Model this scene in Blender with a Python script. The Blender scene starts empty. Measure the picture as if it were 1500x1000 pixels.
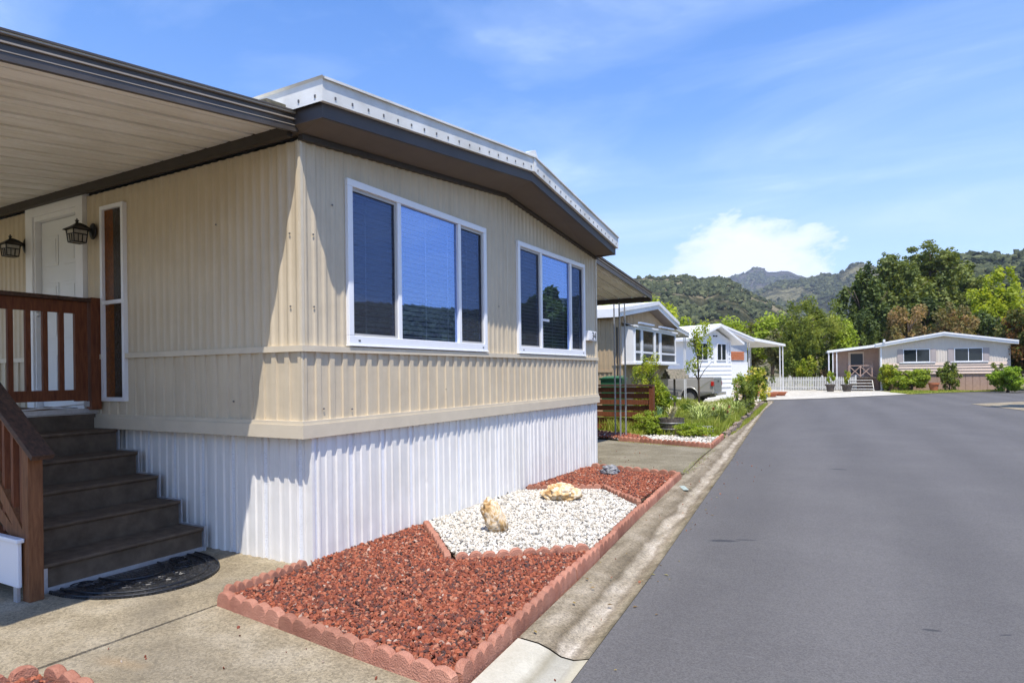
import bpy, bmesh, math, random
import numpy as np
from mathutils import Matrix, Vector, Euler, noise
R = math.radians
scene = bpy.context.scene
col = scene.collection
random.seed(7)

# ------------------------------------------------------------------ camera
cd = bpy.data.cameras.new('camera')
cam = bpy.data.objects.new('camera', cd); col.objects.link(cam); scene.camera = cam
FW = Vector((-0.488117853, 0.872777727, 0.0)); RT = Vector((0.872707992, 0.488078911, -0.01263863)); UP = Vector((0.01103277, 0.00616547, 0.99992013))
cam.matrix_world = Matrix(((RT.x, UP.x, -FW.x, 3.830388), (RT.y, UP.y, -FW.y, -3.523087), (RT.z, UP.z, -FW.z, 1.503205), (0, 0, 0, 1)))
cd.sensor_width = 36; cd.lens = 36 * 933.15 / 1500; cd.shift_y = (546.89 - 500) / 1500
cd.clip_start = 0.05; cd.clip_end = 20000

# ------------------------------------------------------------------ sun and sky
SUN = Vector((0.28, -0.35, 1.0)).normalized()
SUN_EL = math.asin(SUN.z); SUN_AZ = math.atan2(SUN.x, SUN.y)
sd = bpy.data.lights.new('sun', 'SUN'); sun = bpy.data.objects.new('sun', sd); col.objects.link(sun)
sd.energy = 5.0; sd.angle = R(0.5); sd.color = (1.0, 0.94, 0.85)
sun.rotation_euler = SUN.to_track_quat('Z', 'Y').to_euler(); sun.location = (0, 0, 60)
world = bpy.data.worlds.new('World'); scene.world = world; world.use_nodes = True
wt = world.node_tree; wt.nodes.clear()
def N(t, kind, **kw):
    n = t.nodes.new(kind)
    for k, v in kw.items():
        if k.startswith('i_'):
            key = k[2:]; key = int(key) if key.isdigit() else key.replace('_', ' ')
            n.inputs[key].default_value = v
        else: setattr(n, k, v)
    return n
def math_(t, op, a, b=None, clamp=False):
    n = t.nodes.new('ShaderNodeMath'); n.operation = op; n.use_clamp = clamp
    for i, v in enumerate((a, b)):
        if v is None: continue
        if isinstance(v, (int, float)): n.inputs[i].default_value = v
        else: t.links.new(v, n.inputs[i])
    return n.outputs[0]
def ramp(t, fac, stops, interp='LINEAR'):
    n = t.nodes.new('ShaderNodeValToRGB'); e = n.color_ramp; e.interpolation = interp
    while len(e.elements) < len(stops): e.elements.new(0.5)
    for el, (p, c) in zip(e.elements, stops):
        el.position = p; el.color = c if len(c) == 4 else (*c, 1)
    t.links.new(fac, n.inputs[0]); return n.outputs[0]
def mixc(t, fac, a, b, mode='MIX'):
    n = t.nodes.new('ShaderNodeMix'); n.data_type = 'RGBA'; n.blend_type = mode
    for key, v in ((0, fac), (6, a), (7, b)):
        if isinstance(v, (int, float)): n.inputs[key].default_value = v
        elif isinstance(v, (tuple, list)): n.inputs[key].default_value = v if len(v) == 4 else (*v, 1)
        else: t.links.new(v, n.inputs[key])
    return n.outputs[2]
sky = N(wt, 'ShaderNodeTexSky', sky_type='NISHITA', sun_disc=False, sun_elevation=SUN_EL, sun_rotation=SUN_AZ, altitude=100, air_density=1.0, dust_density=0.3, ozone_density=1.2)
hsv = N(wt, 'ShaderNodeHueSaturation', i_Hue=0.510, i_Saturation=1.42, i_Value=1.34); wt.links.new(sky.outputs[0], hsv.inputs['Color'])
tc = N(wt, 'ShaderNodeTexCoord'); sep = N(wt, 'ShaderNodeSeparateXYZ'); wt.links.new(tc.outputs['Generated'], sep.inputs[0])
dx, dy, dz = sep.outputs
az = math_(wt, 'ARCTAN2', dx, dy); el = math_(wt, 'ARCSINE', dz)
# thin high cloud, drawn on a plane far overhead
inv = math_(wt, 'DIVIDE', 1.0, math_(wt, 'ADD', math_(wt, 'MAXIMUM', dz, 0.0), 0.12))
cx = math_(wt, 'MULTIPLY', dx, inv); cy = math_(wt, 'MULTIPLY', dy, inv)
cmb = N(wt, 'ShaderNodeCombineXYZ'); wt.links.new(math_(wt, 'MULTIPLY', cx, 0.55), cmb.inputs[0]); wt.links.new(math_(wt, 'MULTIPLY', cy, 1.15), cmb.inputs[1])
n1 = N(wt, 'ShaderNodeTexNoise', i_Scale=1.3, i_Detail=9.0, i_Roughness=0.58, i_Distortion=0.6); wt.links.new(cmb.outputs[0], n1.inputs['Vector'])
cir = ramp(wt, n1.outputs[0], [(0.44, (0, 0, 0)), (0.56, (0.12,) * 3), (0.72, (0.48,) * 3)])
# cumulus bank low over the hills
cm2 = N(wt, 'ShaderNodeCombineXYZ'); wt.links.new(math_(wt, 'MULTIPLY', az, 1.0), cm2.inputs[0]); wt.links.new(math_(wt, 'MULTIPLY', el, 1.9), cm2.inputs[1])
n2 = N(wt, 'ShaderNodeTexNoise', i_Scale=11.0, i_Detail=8.0, i_Roughness=0.6, i_Distortion=0.2); wt.links.new(cm2.outputs[0], n2.inputs['Vector'])
ex = math_(wt, 'DIVIDE', math_(wt, 'ADD', az, R(8.9)), R(7.2)); ey = math_(wt, 'DIVIDE', math_(wt, 'SUBTRACT', el, R(8.6)), R(5.0))
dd = math_(wt, 'SQRT', math_(wt, 'ADD', math_(wt, 'MULTIPLY', ex, ex), math_(wt, 'MULTIPLY', ey, ey)))
cv = math_(wt, 'ADD', math_(wt, 'SUBTRACT', 1.0, dd), math_(wt, 'MULTIPLY', math_(wt, 'SUBTRACT', n2.outputs[0], 0.5), 1.9))
cum = ramp(wt, cv, [(0.02, (0, 0, 0)), (0.16, (0.45,) * 3), (0.34, (0.70,) * 3), (0.6, (0.92,) * 3)])
haze = ramp(wt, el, [(0.0, (0.8,) * 3), (0.16, (0.44,) * 3), (0.36, (0.06,) * 3), (0.6, (0, 0, 0))])
c1 = mixc(wt, haze, hsv.outputs[0], (4.6, 6.0, 8.6))
c2 = mixc(wt, cir, c1, (6.0, 7.0, 8.4))
c3 = mixc(wt, cum, c2, (7.3, 7.6, 8.3))
bg = N(wt, 'ShaderNodeBackground', i_Strength=0.142); wt.links.new(c3, bg.inputs[0])
wo = N(wt, 'ShaderNodeOutputWorld'); wt.links.new(bg.outputs[0], wo.inputs[0])
scene.view_settings.view_transform = 'Standard'; scene.view_settings.look = 'None'
scene.view_settings.exposure = 0.50; scene.view_settings.gamma = 1.0
scene.render.resolution_x = 1024; scene.render.resolution_y = 682
scene.cycles.use_denoising = True; scene.cycles.max_bounces = 8; scene.cycles.transparent_max_bounces = 16

# ------------------------------------------------------------------ helpers
class MB:
    def __init__(s): s.v = []; s.f = []; s.m = []
    def add(s, vs, fs, m=0):
        b = len(s.v); s.v += [tuple(v) for v in vs]
        s.f += [tuple(b + i for i in f) for f in fs]; s.m += [m] * len(fs); return s
    def quad(s, a, b, c, d, m=0): return s.add((a, b, c, d), ((0, 1, 2, 3),), m)
    def poly(s, pts, m=0): return s.add(pts, (tuple(range(len(pts))),), m)
    def box(s, x0, x1, y0, y1, z0, z1, m=0):
        return s.add([(x, y, z) for z in (z0, z1) for y in (y0, y1) for x in (x0, x1)],
                     [(0, 2, 3, 1), (4, 5, 7, 6), (0, 1, 5, 4), (2, 6, 7, 3), (0, 4, 6, 2), (1, 3, 7, 5)], m)
    def beam(s, p, q, w, h, m=0, up=(0, 0, 1)):
        p, q = Vector(p), Vector(q); d = (q - p).normalized(); side = d.cross(Vector(up))
        side = side.normalized() if side.length > 1e-4 else Vector((1, 0, 0)); u = side.cross(d).normalized()
        vs = [e + side * a * w / 2 + u * b * h / 2 for e in (p, q) for a, b in ((-1, -1), (1, -1), (1, 1), (-1, 1))]
        return s.add(vs, [(3, 2, 1, 0), (4, 5, 6, 7), (0, 1, 5, 4), (1, 2, 6, 5), (2, 3, 7, 6), (3, 0, 4, 7)], m)
    def prism(s, pts, ext, m=0):
        ext = Vector(ext); n = len(pts); a = [Vector(p) for p in pts]
        return s.add(a + [p + ext for p in a], [tuple(range(n))[::-1], tuple(range(n, 2 * n))] + [(i, (i + 1) % n, n + (i + 1) % n, n + i) for i in range(n)], m)
    def tube(s, pts, rs, n=8, m=0, caps=True):
        P = [Vector(p) for p in pts]
        if isinstance(rs, (int, float)): rs = [rs] * len(P)
        rings = []
        for i, p in enumerate(P):
            d = (P[min(i + 1, len(P) - 1)] - P[max(i - 1, 0)]).normalized()
            a = d.cross(Vector((0, 0, 1)));
            if a.length < 1e-3: a = Vector((1, 0, 0))
            a.normalize(); b = d.cross(a)
            rings.append([p + (a * math.cos(t) + b * math.sin(t)) * rs[i] for t in [2 * math.pi * k / n for k in range(n)]])
        vs = [v for r_ in rings for v in r_]; fs = []
        for i in range(len(P) - 1):
            for k in range(n): fs.append((i * n + k, i * n + (k + 1) % n, (i + 1) * n + (k + 1) % n, (i + 1) * n + k))
        if caps: fs += [tuple(range(n))[::-1], tuple(range((len(P) - 1) * n, len(P) * n))]
        return s.add(vs, fs, m)
    def lathe(s, prof, c=(0, 0, 0), n=20, m=0, arc=2 * math.pi):
        vs = []; fs = []
        for r_, z in prof:
            for k in range(n): t = arc * k / n; vs.append((c[0] + r_ * math.cos(t), c[1] + r_ * math.sin(t), c[2] + z))
        for i in range(len(prof) - 1):
            for k in range(n): fs.append((i * n + k, i * n + (k + 1) % n, (i + 1) * n + (k + 1) % n, (i + 1) * n + k))
        return s.add(vs, fs, m)
    def build(s, name, mats, parent=None, off=None, smooth=False, bevel=0):
        me = bpy.data.meshes.new(name)
        vs = s.v if off is None else [(x - off[0], y - off[1], z - off[2]) for x, y, z in s.v]
        me.from_pydata(vs, [], s.f)
        for m in (mats if isinstance(mats, (list, tuple)) else [mats]): me.materials.append(m)
        if any(s.m): me.polygons.foreach_set('material_index', s.m)
        if smooth: me.shade_smooth()
        me.update()
        o = bpy.data.objects.new(name, me); col.objects.link(o)
        if parent: o.parent = parent
        elif off is not None: o.location = off
        if bevel:
            b = o.modifiers.new('bevel', 'BEVEL'); b.width = bevel; b.segments = 2; b.limit_method = 'ANGLE'; b.angle_limit = R(40)
        return o
def tag(o, label=None, cat=None, group=None, kind=None):
    for k, v in (('label', label), ('category', cat), ('group', group), ('kind', kind)):
        if v: o[k] = v
    return o
def thing(name, label, cat, loc=(0, 0, 0), rotz=0, group=None):
    o = bpy.data.objects.new(name, None); col.objects.link(o); o.location = loc; o.rotation_euler = (0, 0, rotz)
    o.empty_display_size = 0.2
    return tag(o, label, cat, group)
def copy_thing(o, loc, rotz=0, label=None, scale=None):
    kids = [k for k in bpy.data.objects if k.parent == o]
    r_ = o.copy(); col.objects.link(r_); r_.location = loc; r_.rotation_euler = (0, 0, rotz)
    if scale: r_.scale = scale
    if label: r_['label'] = label
    for k in kids:
        c = k.copy(); col.objects.link(c); c.parent = r_
        for g in [g for g in bpy.data.objects if g.parent == k]:
            d = g.copy(); col.objects.link(d); d.parent = c
    return r_

# ------------------------------------------------------------------ materials
def mat(name, base, rough=0.6, vary=0.0, vscale=6.0, bump=0.0, bscale=60.0, metal=0.0, base2=None, spec=0.5, streak=None):
    m = bpy.data.materials.new(name); m.use_nodes = True; t = m.node_tree; b = t.nodes['Principled BSDF']
    b.inputs['Roughness'].default_value = rough; b.inputs['Metallic'].default_value = metal
    b.inputs['Specular IOR Level'].default_value = spec
    tc = N(t, 'ShaderNodeTexCoord'); vec = tc.outputs['Object']
    if streak:
        mp = N(t, 'ShaderNodeMapping'); mp.inputs['Scale'].default_value = streak; t.links.new(vec, mp.inputs[0]); vec = mp.outputs[0]
    c2 = base2 or tuple(c * (1 - vary) for c in base)
    if vary or base2:
        n = N(t, 'ShaderNodeTexNoise', i_Scale=vscale, i_Detail=6.0, i_Roughness=0.6); t.links.new(vec, n.inputs['Vector'])
        t.links.new(ramp(t, n.outputs[0], [(0.32, c2), (0.66, base)]), b.inputs['Base Color'])
    else: b.inputs['Base Color'].default_value = (*base, 1)
    if bump:
        n = N(t, 'ShaderNodeTexNoise', i_Scale=bscale, i_Detail=4.0); t.links.new(vec, n.inputs['Vector'])
        bp = N(t, 'ShaderNodeBump', i_Strength=bump, i_Distance=0.01); t.links.new(n.outputs[0], bp.inputs['Height']); t.links.new(bp.outputs[0], b.inputs['Normal'])
    return m
def leafmat(name, stops, trans=0.35):
    m = bpy.data.materials.new(name); m.use_nodes = True; t = m.node_tree; b = t.nodes['Principled BSDF']
    a = N(t, 'ShaderNodeAttribute', attribute_name='tone'); c = ramp(t, a.outputs['Fac'], stops)
    t.links.new(c, b.inputs['Base Color']); b.inputs['Roughness'].default_value = 0.6; b.inputs['Specular IOR Level'].default_value = 0.25
    tr = N(t, 'ShaderNodeBsdfTranslucent'); t.links.new(mixc(t, 1.0, c, (1.6, 1.5, 0.6), 'MULTIPLY'), tr.inputs[0])
    mx = N(t, 'ShaderNodeMixShader', i_0=trans); t.links.new(b.outputs[0], mx.inputs[1]); t.links.new(tr.outputs[0], mx.inputs[2])
    t.links.new(mx.outputs[0], t.nodes['Material Output'].inputs[0]); return m
def tonemat(name, stops, rough=0.8, bump=0.0, bscale=90, interp='LINEAR'):
    m = bpy.data.materials.new(name); m.use_nodes = True; t = m.node_tree; b = t.nodes['Principled BSDF']
    a = N(t, 'ShaderNodeAttribute', attribute_name='tone'); t.links.new(ramp(t, a.outputs['Fac'], stops, interp), b.inputs['Base Color'])
    b.inputs['Roughness'].default_value = rough; b.inputs['Specular IOR Level'].default_value = 0.25
    if bump:
        n = N(t, 'ShaderNodeTexNoise', i_Scale=bscale, i_Detail=3.0); tc = N(t, 'ShaderNodeTexCoord'); t.links.new(tc.outputs['Object'], n.inputs['Vector'])
        bp = N(t, 'ShaderNodeBump', i_Strength=bump, i_Distance=0.01); t.links.new(n.outputs[0], bp.inputs['Height']); t.links.new(bp.outputs[0], b.inputs['Normal'])
    return m
def siding(name, base, dirt, rough=0.45):
    # enamelled metal siding: faint vertical weathering, small dents
    m = bpy.data.materials.new(name); m.use_nodes = True; t = m.node_tree; b = t.nodes['Principled BSDF']
    tc = N(t, 'ShaderNodeTexCoord'); mp = N(t, 'ShaderNodeMapping'); mp.inputs['Scale'].default_value = (9, 9, 0.55); t.links.new(tc.outputs['Object'], mp.inputs[0])
    n = N(t, 'ShaderNodeTexNoise', i_Scale=2.0, i_Detail=7.0, i_Roughness=0.65); t.links.new(mp.outputs[0], n.inputs['Vector'])
    c = ramp(t, n.outputs[0], [(0.25, tuple(x * 0.86 for x in base)), (0.5, base), (0.8, tuple(min(1, x * 1.06) for x in base))])
    n2 = N(t, 'ShaderNodeTexNoise', i_Scale=1.4, i_Detail=8.0, i_Roughness=0.7); t.links.new(tc.outputs['Object'], n2.inputs['Vector'])
    k = ramp(t, n2.outputs[0], [(0.45, (0, 0, 0)), (0.72, (0.6,) * 3)])
    t.links.new(mixc(t, k, c, dirt), b.inputs['Base Color']); b.inputs['Roughness'].default_value = rough; b.inputs['Specular IOR Level'].default_value = 0.35
    v = N(t, 'ShaderNodeTexNoise', i_Scale=4.5, i_Detail=1.5); t.links.new(tc.outputs['Object'], v.inputs['Vector'])
    vr = N(t, 'ShaderNodeTexVoronoi', i_Scale=2.6, feature='F1'); t.links.new(tc.outputs['Object'], vr.inputs['Vector'])
    dent = ramp(t, vr.outputs['Distance'], [(0.0, (0, 0, 0)), (0.11, (1, 1, 1))])
    h = math_(t, 'ADD', math_(t, 'MULTIPLY', v.outputs[0], 0.6), math_(t, 'MULTIPLY', dent, 0.35))
    bp = N(t, 'ShaderNodeBump', i_Strength=0.6, i_Distance=0.014); t.links.new(h, bp.inputs['Height']); t.links.new(bp.outputs[0], b.inputs['Normal'])
    return m
def woodmat(name, c1, c2, scale=(3, 3, 26), rough=0.65):
    m = bpy.data.materials.new(name); m.use_nodes = True; t = m.node_tree; b = t.nodes['Principled BSDF']
    tc = N(t, 'ShaderNodeTexCoord'); mp = N(t, 'ShaderNodeMapping'); mp.inputs['Scale'].default_value = scale; t.links.new(tc.outputs['Object'], mp.inputs[0])
    n = N(t, 'ShaderNodeTexNoise', i_Scale=3.0, i_Detail=6.0, i_Distortion=0.6); t.links.new(mp.outputs[0], n.inputs['Vector'])
    t.links.new(ramp(t, n.outputs[0], [(0.3, c1), (0.7, c2)]), b.inputs['Base Color']); b.inputs['Roughness'].default_value = rough; b.inputs['Specular IOR Level'].default_value = 0.3
    bp = N(t, 'ShaderNodeBump', i_Strength=0.3, i_Distance=0.004); t.links.new(n.outputs[0], bp.inputs['Height']); t.links.new(bp.outputs[0], b.inputs['Normal'])
    return m
def glassmat(name, refl=0.5, tint=(0.5, 0.55, 0.6), rough=0.0, rtint=(1, 1, 1)):
    m = bpy.data.materials.new(name); m.use_nodes = True; t = m.node_tree; t.nodes.remove(t.nodes['Principled BSDF'])
    g = N(t, 'ShaderNodeBsdfGlossy', i_Roughness=rough); g.inputs[0].default_value = (*rtint, 1)
    tr = N(t, 'ShaderNodeBsdfTransparent'); tr.inputs[0].default_value = (*tint, 1)
    lw = N(t, 'ShaderNodeLayerWeight', i_Blend=0.35)
    f = math_(t, 'ADD', refl, math_(t, 'MULTIPLY', lw.outputs['Fresnel'], 0.5), True)
    mx = N(t, 'ShaderNodeMixShader'); t.links.new(f, mx.inputs[0]); t.links.new(tr.outputs[0], mx.inputs[1]); t.links.new(g.outputs[0], mx.inputs[2])
    t.links.new(mx.outputs[0], t.nodes['Material Output'].inputs[0]); return m
def screenmat(name, c, op):
    m = bpy.data.materials.new(name); m.use_nodes = True; t = m.node_tree; b = t.nodes['Principled BSDF']
    b.inputs['Base Color'].default_value = (*c, 1); b.inputs['Roughness'].default_value = 0.9; b.inputs['Alpha'].default_value = op; return m

M = {}
M['tan'] = siding('beige_siding', (0.58, 0.49, 0.35), (0.45, 0.37, 0.255))
M['tan_trim'] = mat('beige_trim', (0.64, 0.555, 0.415), 0.4, 0.10, 5)
M['white_skirt'] = siding('white_skirting', (0.76, 0.74, 0.70), (0.60, 0.58, 0.53), 0.35)
M['white'] = mat('white_paint', (0.80, 0.80, 0.80), 0.4, 0.06, 4)
M['vinyl'] = mat('white_vinyl', (0.82, 0.83, 0.85), 0.3, 0.03, 3)
M['metal_white'] = mat('weathered_white_metal', (0.74, 0.745, 0.72), 0.42, 0, 2.5, 0.25, 6, base2=(0.56, 0.545, 0.49))
M['charcoal'] = mat('charcoal_fascia', (0.060, 0.049, 0.043), 0.5, 0.18, 3)
M['soffit'] = mat('brown_soffit', (0.13, 0.10, 0.075), 0.7, 0.15, 3)
M['brown_metal'] = mat('brown_gutter_metal', (0.085, 0.072, 0.062), 0.38, 0.25, 4)
M['taupe'] = mat('taupe_stripe', (0.34, 0.29, 0.23), 0.45, 0.1, 4)
M['dark_brown'] = mat('dark_brown_beam', (0.045, 0.036, 0.029), 0.6, 0.2, 5)
M['pan'] = mat('awning_pan', (0.84, 0.82, 0.77), 0.5, 0, 3.0, base2=(0.68, 0.65, 0.57), streak=(3.0, 0.6, 1)); 
M['roof'] = mat('roof_coat', (0.72, 0.72, 0.69), 0.7, 0.15, 1)
M['screw'] = mat('screw_heads', (0.10, 0.10, 0.11), 0.5)
M['alu'] = mat('aluminium_trim', (0.62, 0.63, 0.66), 0.35, 0.2, 20, metal=0.6)
M['interior'] = mat('dim_interior', (0.20, 0.18, 0.16), 0.9)
M['blind'] = mat('blind_slats', (0.85, 0.85, 0.84), 0.6)
M['glass'] = glassmat('coated_glass', 0.46, (0.80, 0.84, 0.92), 0.0, (0.36, 0.54, 1.0))
M['glass_far'] = glassmat('window_glass', 0.10, (0.30, 0.32, 0.34))
M['screen'] = screenmat('insect_screen', (0.035, 0.04, 0.05), 0.50)
M['frame_grey'] = mat('grey_sash', (0.42, 0.41, 0.39), 0.5)
M['amber'] = mat('amber_glass', (0.20, 0.062, 0.004), 0.30, 0, 40, 0.5, 70, base2=(0.07, 0.020, 0.003), spec=0.2)
M['amber_dark'] = mat('smoked_amber_glass', (0.045, 0.028, 0.012), 0.10, 0, 40, 1.0, 70, base2=(0.012, 0.009, 0.006), spec=0.2)
M['door'] = mat('door_paint', (0.74, 0.76, 0.77), 0.45, 0.04, 3)
M['black_iron'] = mat('black_iron', (0.014, 0.013, 0.013), 0.45)
M['lampglass'] = mat('seeded_lamp_glass', (0.52, 0.47, 0.38), 0.15, 0.3, 30, 0.4, 60)
M['red_wood'] = woodmat('stained_redwood', (0.10, 0.030, 0.012), (0.20, 0.065, 0.024), (16, 16, 2.2))
M['dark_wood'] = woodmat('weathered_rail_wood', (0.035, 0.022, 0.016), (0.11, 0.055, 0.034), (3, 14, 14))
M['light_wood'] = woodmat('new_stained_wood', (0.125, 0.048, 0.018), (0.23, 0.098, 0.040), (16, 16, 2.2))
M['carpet'] = mat('brown_outdoor_carpet', (0.22, 0.162, 0.112), 0.95, 0.35, 9, 1.0, 420, spec=0.1)
M['rubber'] = mat('black_rubber', (0.012, 0.012, 0.013), 0.35)
M['white_box'] = mat('white_enamel', (0.78, 0.79, 0.82), 0.35)
M['terra'] = mat('terracotta_concrete', (0.47, 0.235, 0.160), 0.85, 0, 5, 1.0, 110, base2=(0.30, 0.125, 0.083), spec=0.2)
t = M['terra'].node_tree; b = t.nodes['Principled BSDF']; src = b.inputs['Base Color'].links[0].from_socket; oi = N(t, 'ShaderNodeObjectInfo')
t.links.new(mixc(t, 1.0, src, ramp(t, oi.outputs['Random'], [(0, (.80, .78, .76)), (1, (1.12, 1.1, 1.1))]), 'MULTIPLY'), b.inputs['Base Color'])
M['pot'] = mat('terracotta_pot', (0.48, 0.16, 0.075), 0.8, 0.2, 8)
M['lava'] = tonemat('red_lava_rock', [(0.0, (0.035, 0.026, 0.026)), (0.22, (0.085, 0.045, 0.038)), (0.42, (0.19, 0.055, 0.033)), (0.70, (0.32, 0.092, 0.045)), (0.9, (0.38, 0.18, 0.11)), (1.0, (0.45, 0.38, 0.31))], 0.9)
M['pebble'] = tonemat('white_pebbles', [(0.0, (0.06, 0.06, 0.06)), (0.20, (0.20, 0.19, 0.17)), (0.36, (0.44, 0.39, 0.31)), (0.6, (0.60, 0.56, 0.48)), (1.0, (0.74, 0.72, 0.68))], 0.7)
M['bark'] = woodmat('bark', (0.06, 0.045, 0.033), (0.16, 0.12, 0.09), (8, 8, 2), 0.9)
M['green_plastic'] = mat('green_bin_plastic', (0.030, 0.13, 0.055), 0.4, 0.1, 3)
M['barrel'] = woodmat('old_barrel_oak', (0.045, 0.038, 0.034), (0.14, 0.115, 0.095), (14, 14, 1.5), 0.85)
M['hoop'] = mat('galvanised_hoop', (0.28, 0.28, 0.28), 0.5, 0.4, 15, metal=0.5)
M['soil'] = mat('soil', (0.14, 0.085, 0.05), 0.95, 0.5, 20, 0.8, 60)
M['champ'] = mat('champagne_car_paint', (0.44, 0.425, 0.39), 0.28, metal=0.4)
M['tail'] = mat('red_tail_lamp', (0.42, 0.02, 0.015), 0.15)
M['chrome'] = mat('bumper_metal', (0.45, 0.45, 0.45), 0.25, metal=0.8)
M['tyre'] = mat('tyre', (0.018, 0.018, 0.018), 0.8)
M['dark_trim'] = mat('dark_plastic', (0.03, 0.032, 0.035), 0.5)
M['grey_siding'] = siding('blue_grey_siding', (0.42, 0.46, 0.50), (0.33, 0.36, 0.40))
M['tan2'] = siding('ochre_siding', (0.44, 0.33, 0.20), (0.30, 0.23, 0.15))
M['pink'] = mat('pale_pink_beige', (0.64, 0.50, 0.40), 0.6, 0.08, 4)
M['pinkdk'] = mat('pinkish_skirting', (0.40, 0.27, 0.21), 0.7, 0.15, 5)
M['shutter'] = mat('mauve_shutter', (0.42, 0.36, 0.34), 0.6, 0.1, 9)
M['picket'] = mat('weathered_white_pickets', (0.62, 0.61, 0.57), 0.7, 0.25, 8)
M['orange'] = mat('orange_wood', (0.55, 0.17, 0.06), 0.6, 0.2, 8)
M['shingle'] = mat('mossy_shingles', (0.22, 0.18, 0.13), 0.9, 0, 14, 0.6, 60, base2=(0.10, 0.10, 0.06))
def rockmat(name, a, b_, c, sc):
    m = bpy.data.materials.new(name); m.use_nodes = True; t = m.node_tree; b = t.nodes['Principled BSDF']
    tc = N(t, 'ShaderNodeTexCoord'); n = N(t, 'ShaderNodeTexNoise', i_Scale=sc, i_Detail=8.0, i_Roughness=0.7, i_Distortion=0.7); t.links.new(tc.outputs['Object'], n.inputs['Vector'])
    t.links.new(ramp(t, n.outputs[0], [(0.36, a), (0.45, b_), (0.53, c), (0.60, b_), (0.68, c)]), b.inputs['Base Color']); b.inputs['Roughness'].default_value = 0.75
    bp = N(t, 'ShaderNodeBump', i_Strength=0.9, i_Distance=0.012); t.links.new(n.outputs[0], bp.inputs['Height']); t.links.new(bp.outputs[0], b.inputs['Normal']); return m
M['quartz'] = rockmat('ochre_quartz', (0.26, 0.13, 0.045), (0.52, 0.33, 0.13), (0.70, 0.61, 0.47), 9)
M['slate'] = rockmat('slate_rock', (0.07, 0.075, 0.08), (0.15, 0.155, 0.16), (0.30, 0.30, 0.31), 8)

# ------------------------------------------------------------------ ground, road, concrete
def groundmat(name, cols, scale, fine=0.5, bump=0.4, bscale=140, extra=None, rough=0.85, fscale=220):
    m = bpy.data.materials.new(name); m.use_nodes = True; t = m.node_tree; b = t.nodes['Principled BSDF']
    tc = N(t, 'ShaderNodeTexCoord'); P = tc.outputs['Object']
    n = N(t, 'ShaderNodeTexNoise', i_Scale=scale, i_Detail=9.0, i_Roughness=0.62, i_Distortion=0.3); t.links.new(P, n.inputs['Vector'])
    c = ramp(t, n.outputs[0], [(0.3, cols[0]), (0.5, cols[1]), (0.7, cols[2])])
    f = N(t, 'ShaderNodeTexNoise', i_Scale=fscale, i_Detail=3.0, i_Roughness=0.7); t.links.new(P, f.inputs['Vector'])
    fr = ramp(t, f.outputs[0], [(0.33, (1 - fine,) * 3), (0.5, (1.0,) * 3), (0.68, (1 + fine * 0.6,) * 3)])
    c = mixc(t, 1.0, c, fr, 'MULTIPLY')
    f2 = N(t, 'ShaderNodeTexVoronoi', i_Scale=fscale * .42, i_Randomness=1.0); t.links.new(P, f2.inputs['Vector'])
    sp = N(t, 'ShaderNodeSeparateColor'); t.links.new(f2.outputs['Color'], sp.inputs[0])
    c = mixc(t, 1.0, c, ramp(t, sp.outputs[0], [(0.0, (1 - fine * .75,) * 3), (0.5, (1.0,) * 3), (1.0, (1 + fine * .55,) * 3)]), 'MULTIPLY')
    if extra: c = extra(t, P, c)
    t.links.new(c, b.inputs['Base Color']); b.inputs['Roughness'].default_value = rough; b.inputs['Specular IOR Level'].default_value = 0.3
    n3 = N(t, 'ShaderNodeTexNoise', i_Scale=bscale, i_Detail=4.0); t.links.new(P, n3.inputs['Vector'])
    bp = N(t, 'ShaderNodeBump', i_Strength=bump, i_Distance=0.004); t.links.new(n3.outputs[0], bp.inputs['Height']); t.links.new(bp.outputs[0], b.inputs['Normal'])
    return m
def spot(t, P, cx, cy, rx, ry, rot=0.0, soft=0.35, wob=0.6, sc=7):
    """0..1 blotch of a stain lying on the ground"""
    mp = N(t, 'ShaderNodeMapping', vector_type='TEXTURE'); mp.inputs['Location'].default_value = (cx, cy, 0); mp.inputs['Rotation'].default_value = (0, 0, rot); mp.inputs['Scale'].default_value = (rx, ry, 50)
    t.links.new(P, mp.inputs[0]); ln = N(t, 'ShaderNodeVectorMath', operation='LENGTH'); t.links.new(mp.outputs[0], ln.inputs[0])
    n = N(t, 'ShaderNodeTexNoise', i_Scale=sc, i_Detail=4.0); t.links.new(P, n.inputs['Vector'])
    v = math_(t, 'ADD', ln.outputs['Value'], math_(t, 'MULTIPLY', math_(t, 'SUBTRACT', n.outputs[0], 0.5), wob * 2))
    return ramp(t, v, [(1 - soft, (1,) * 3), (1.0, (0,) * 3)])
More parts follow.
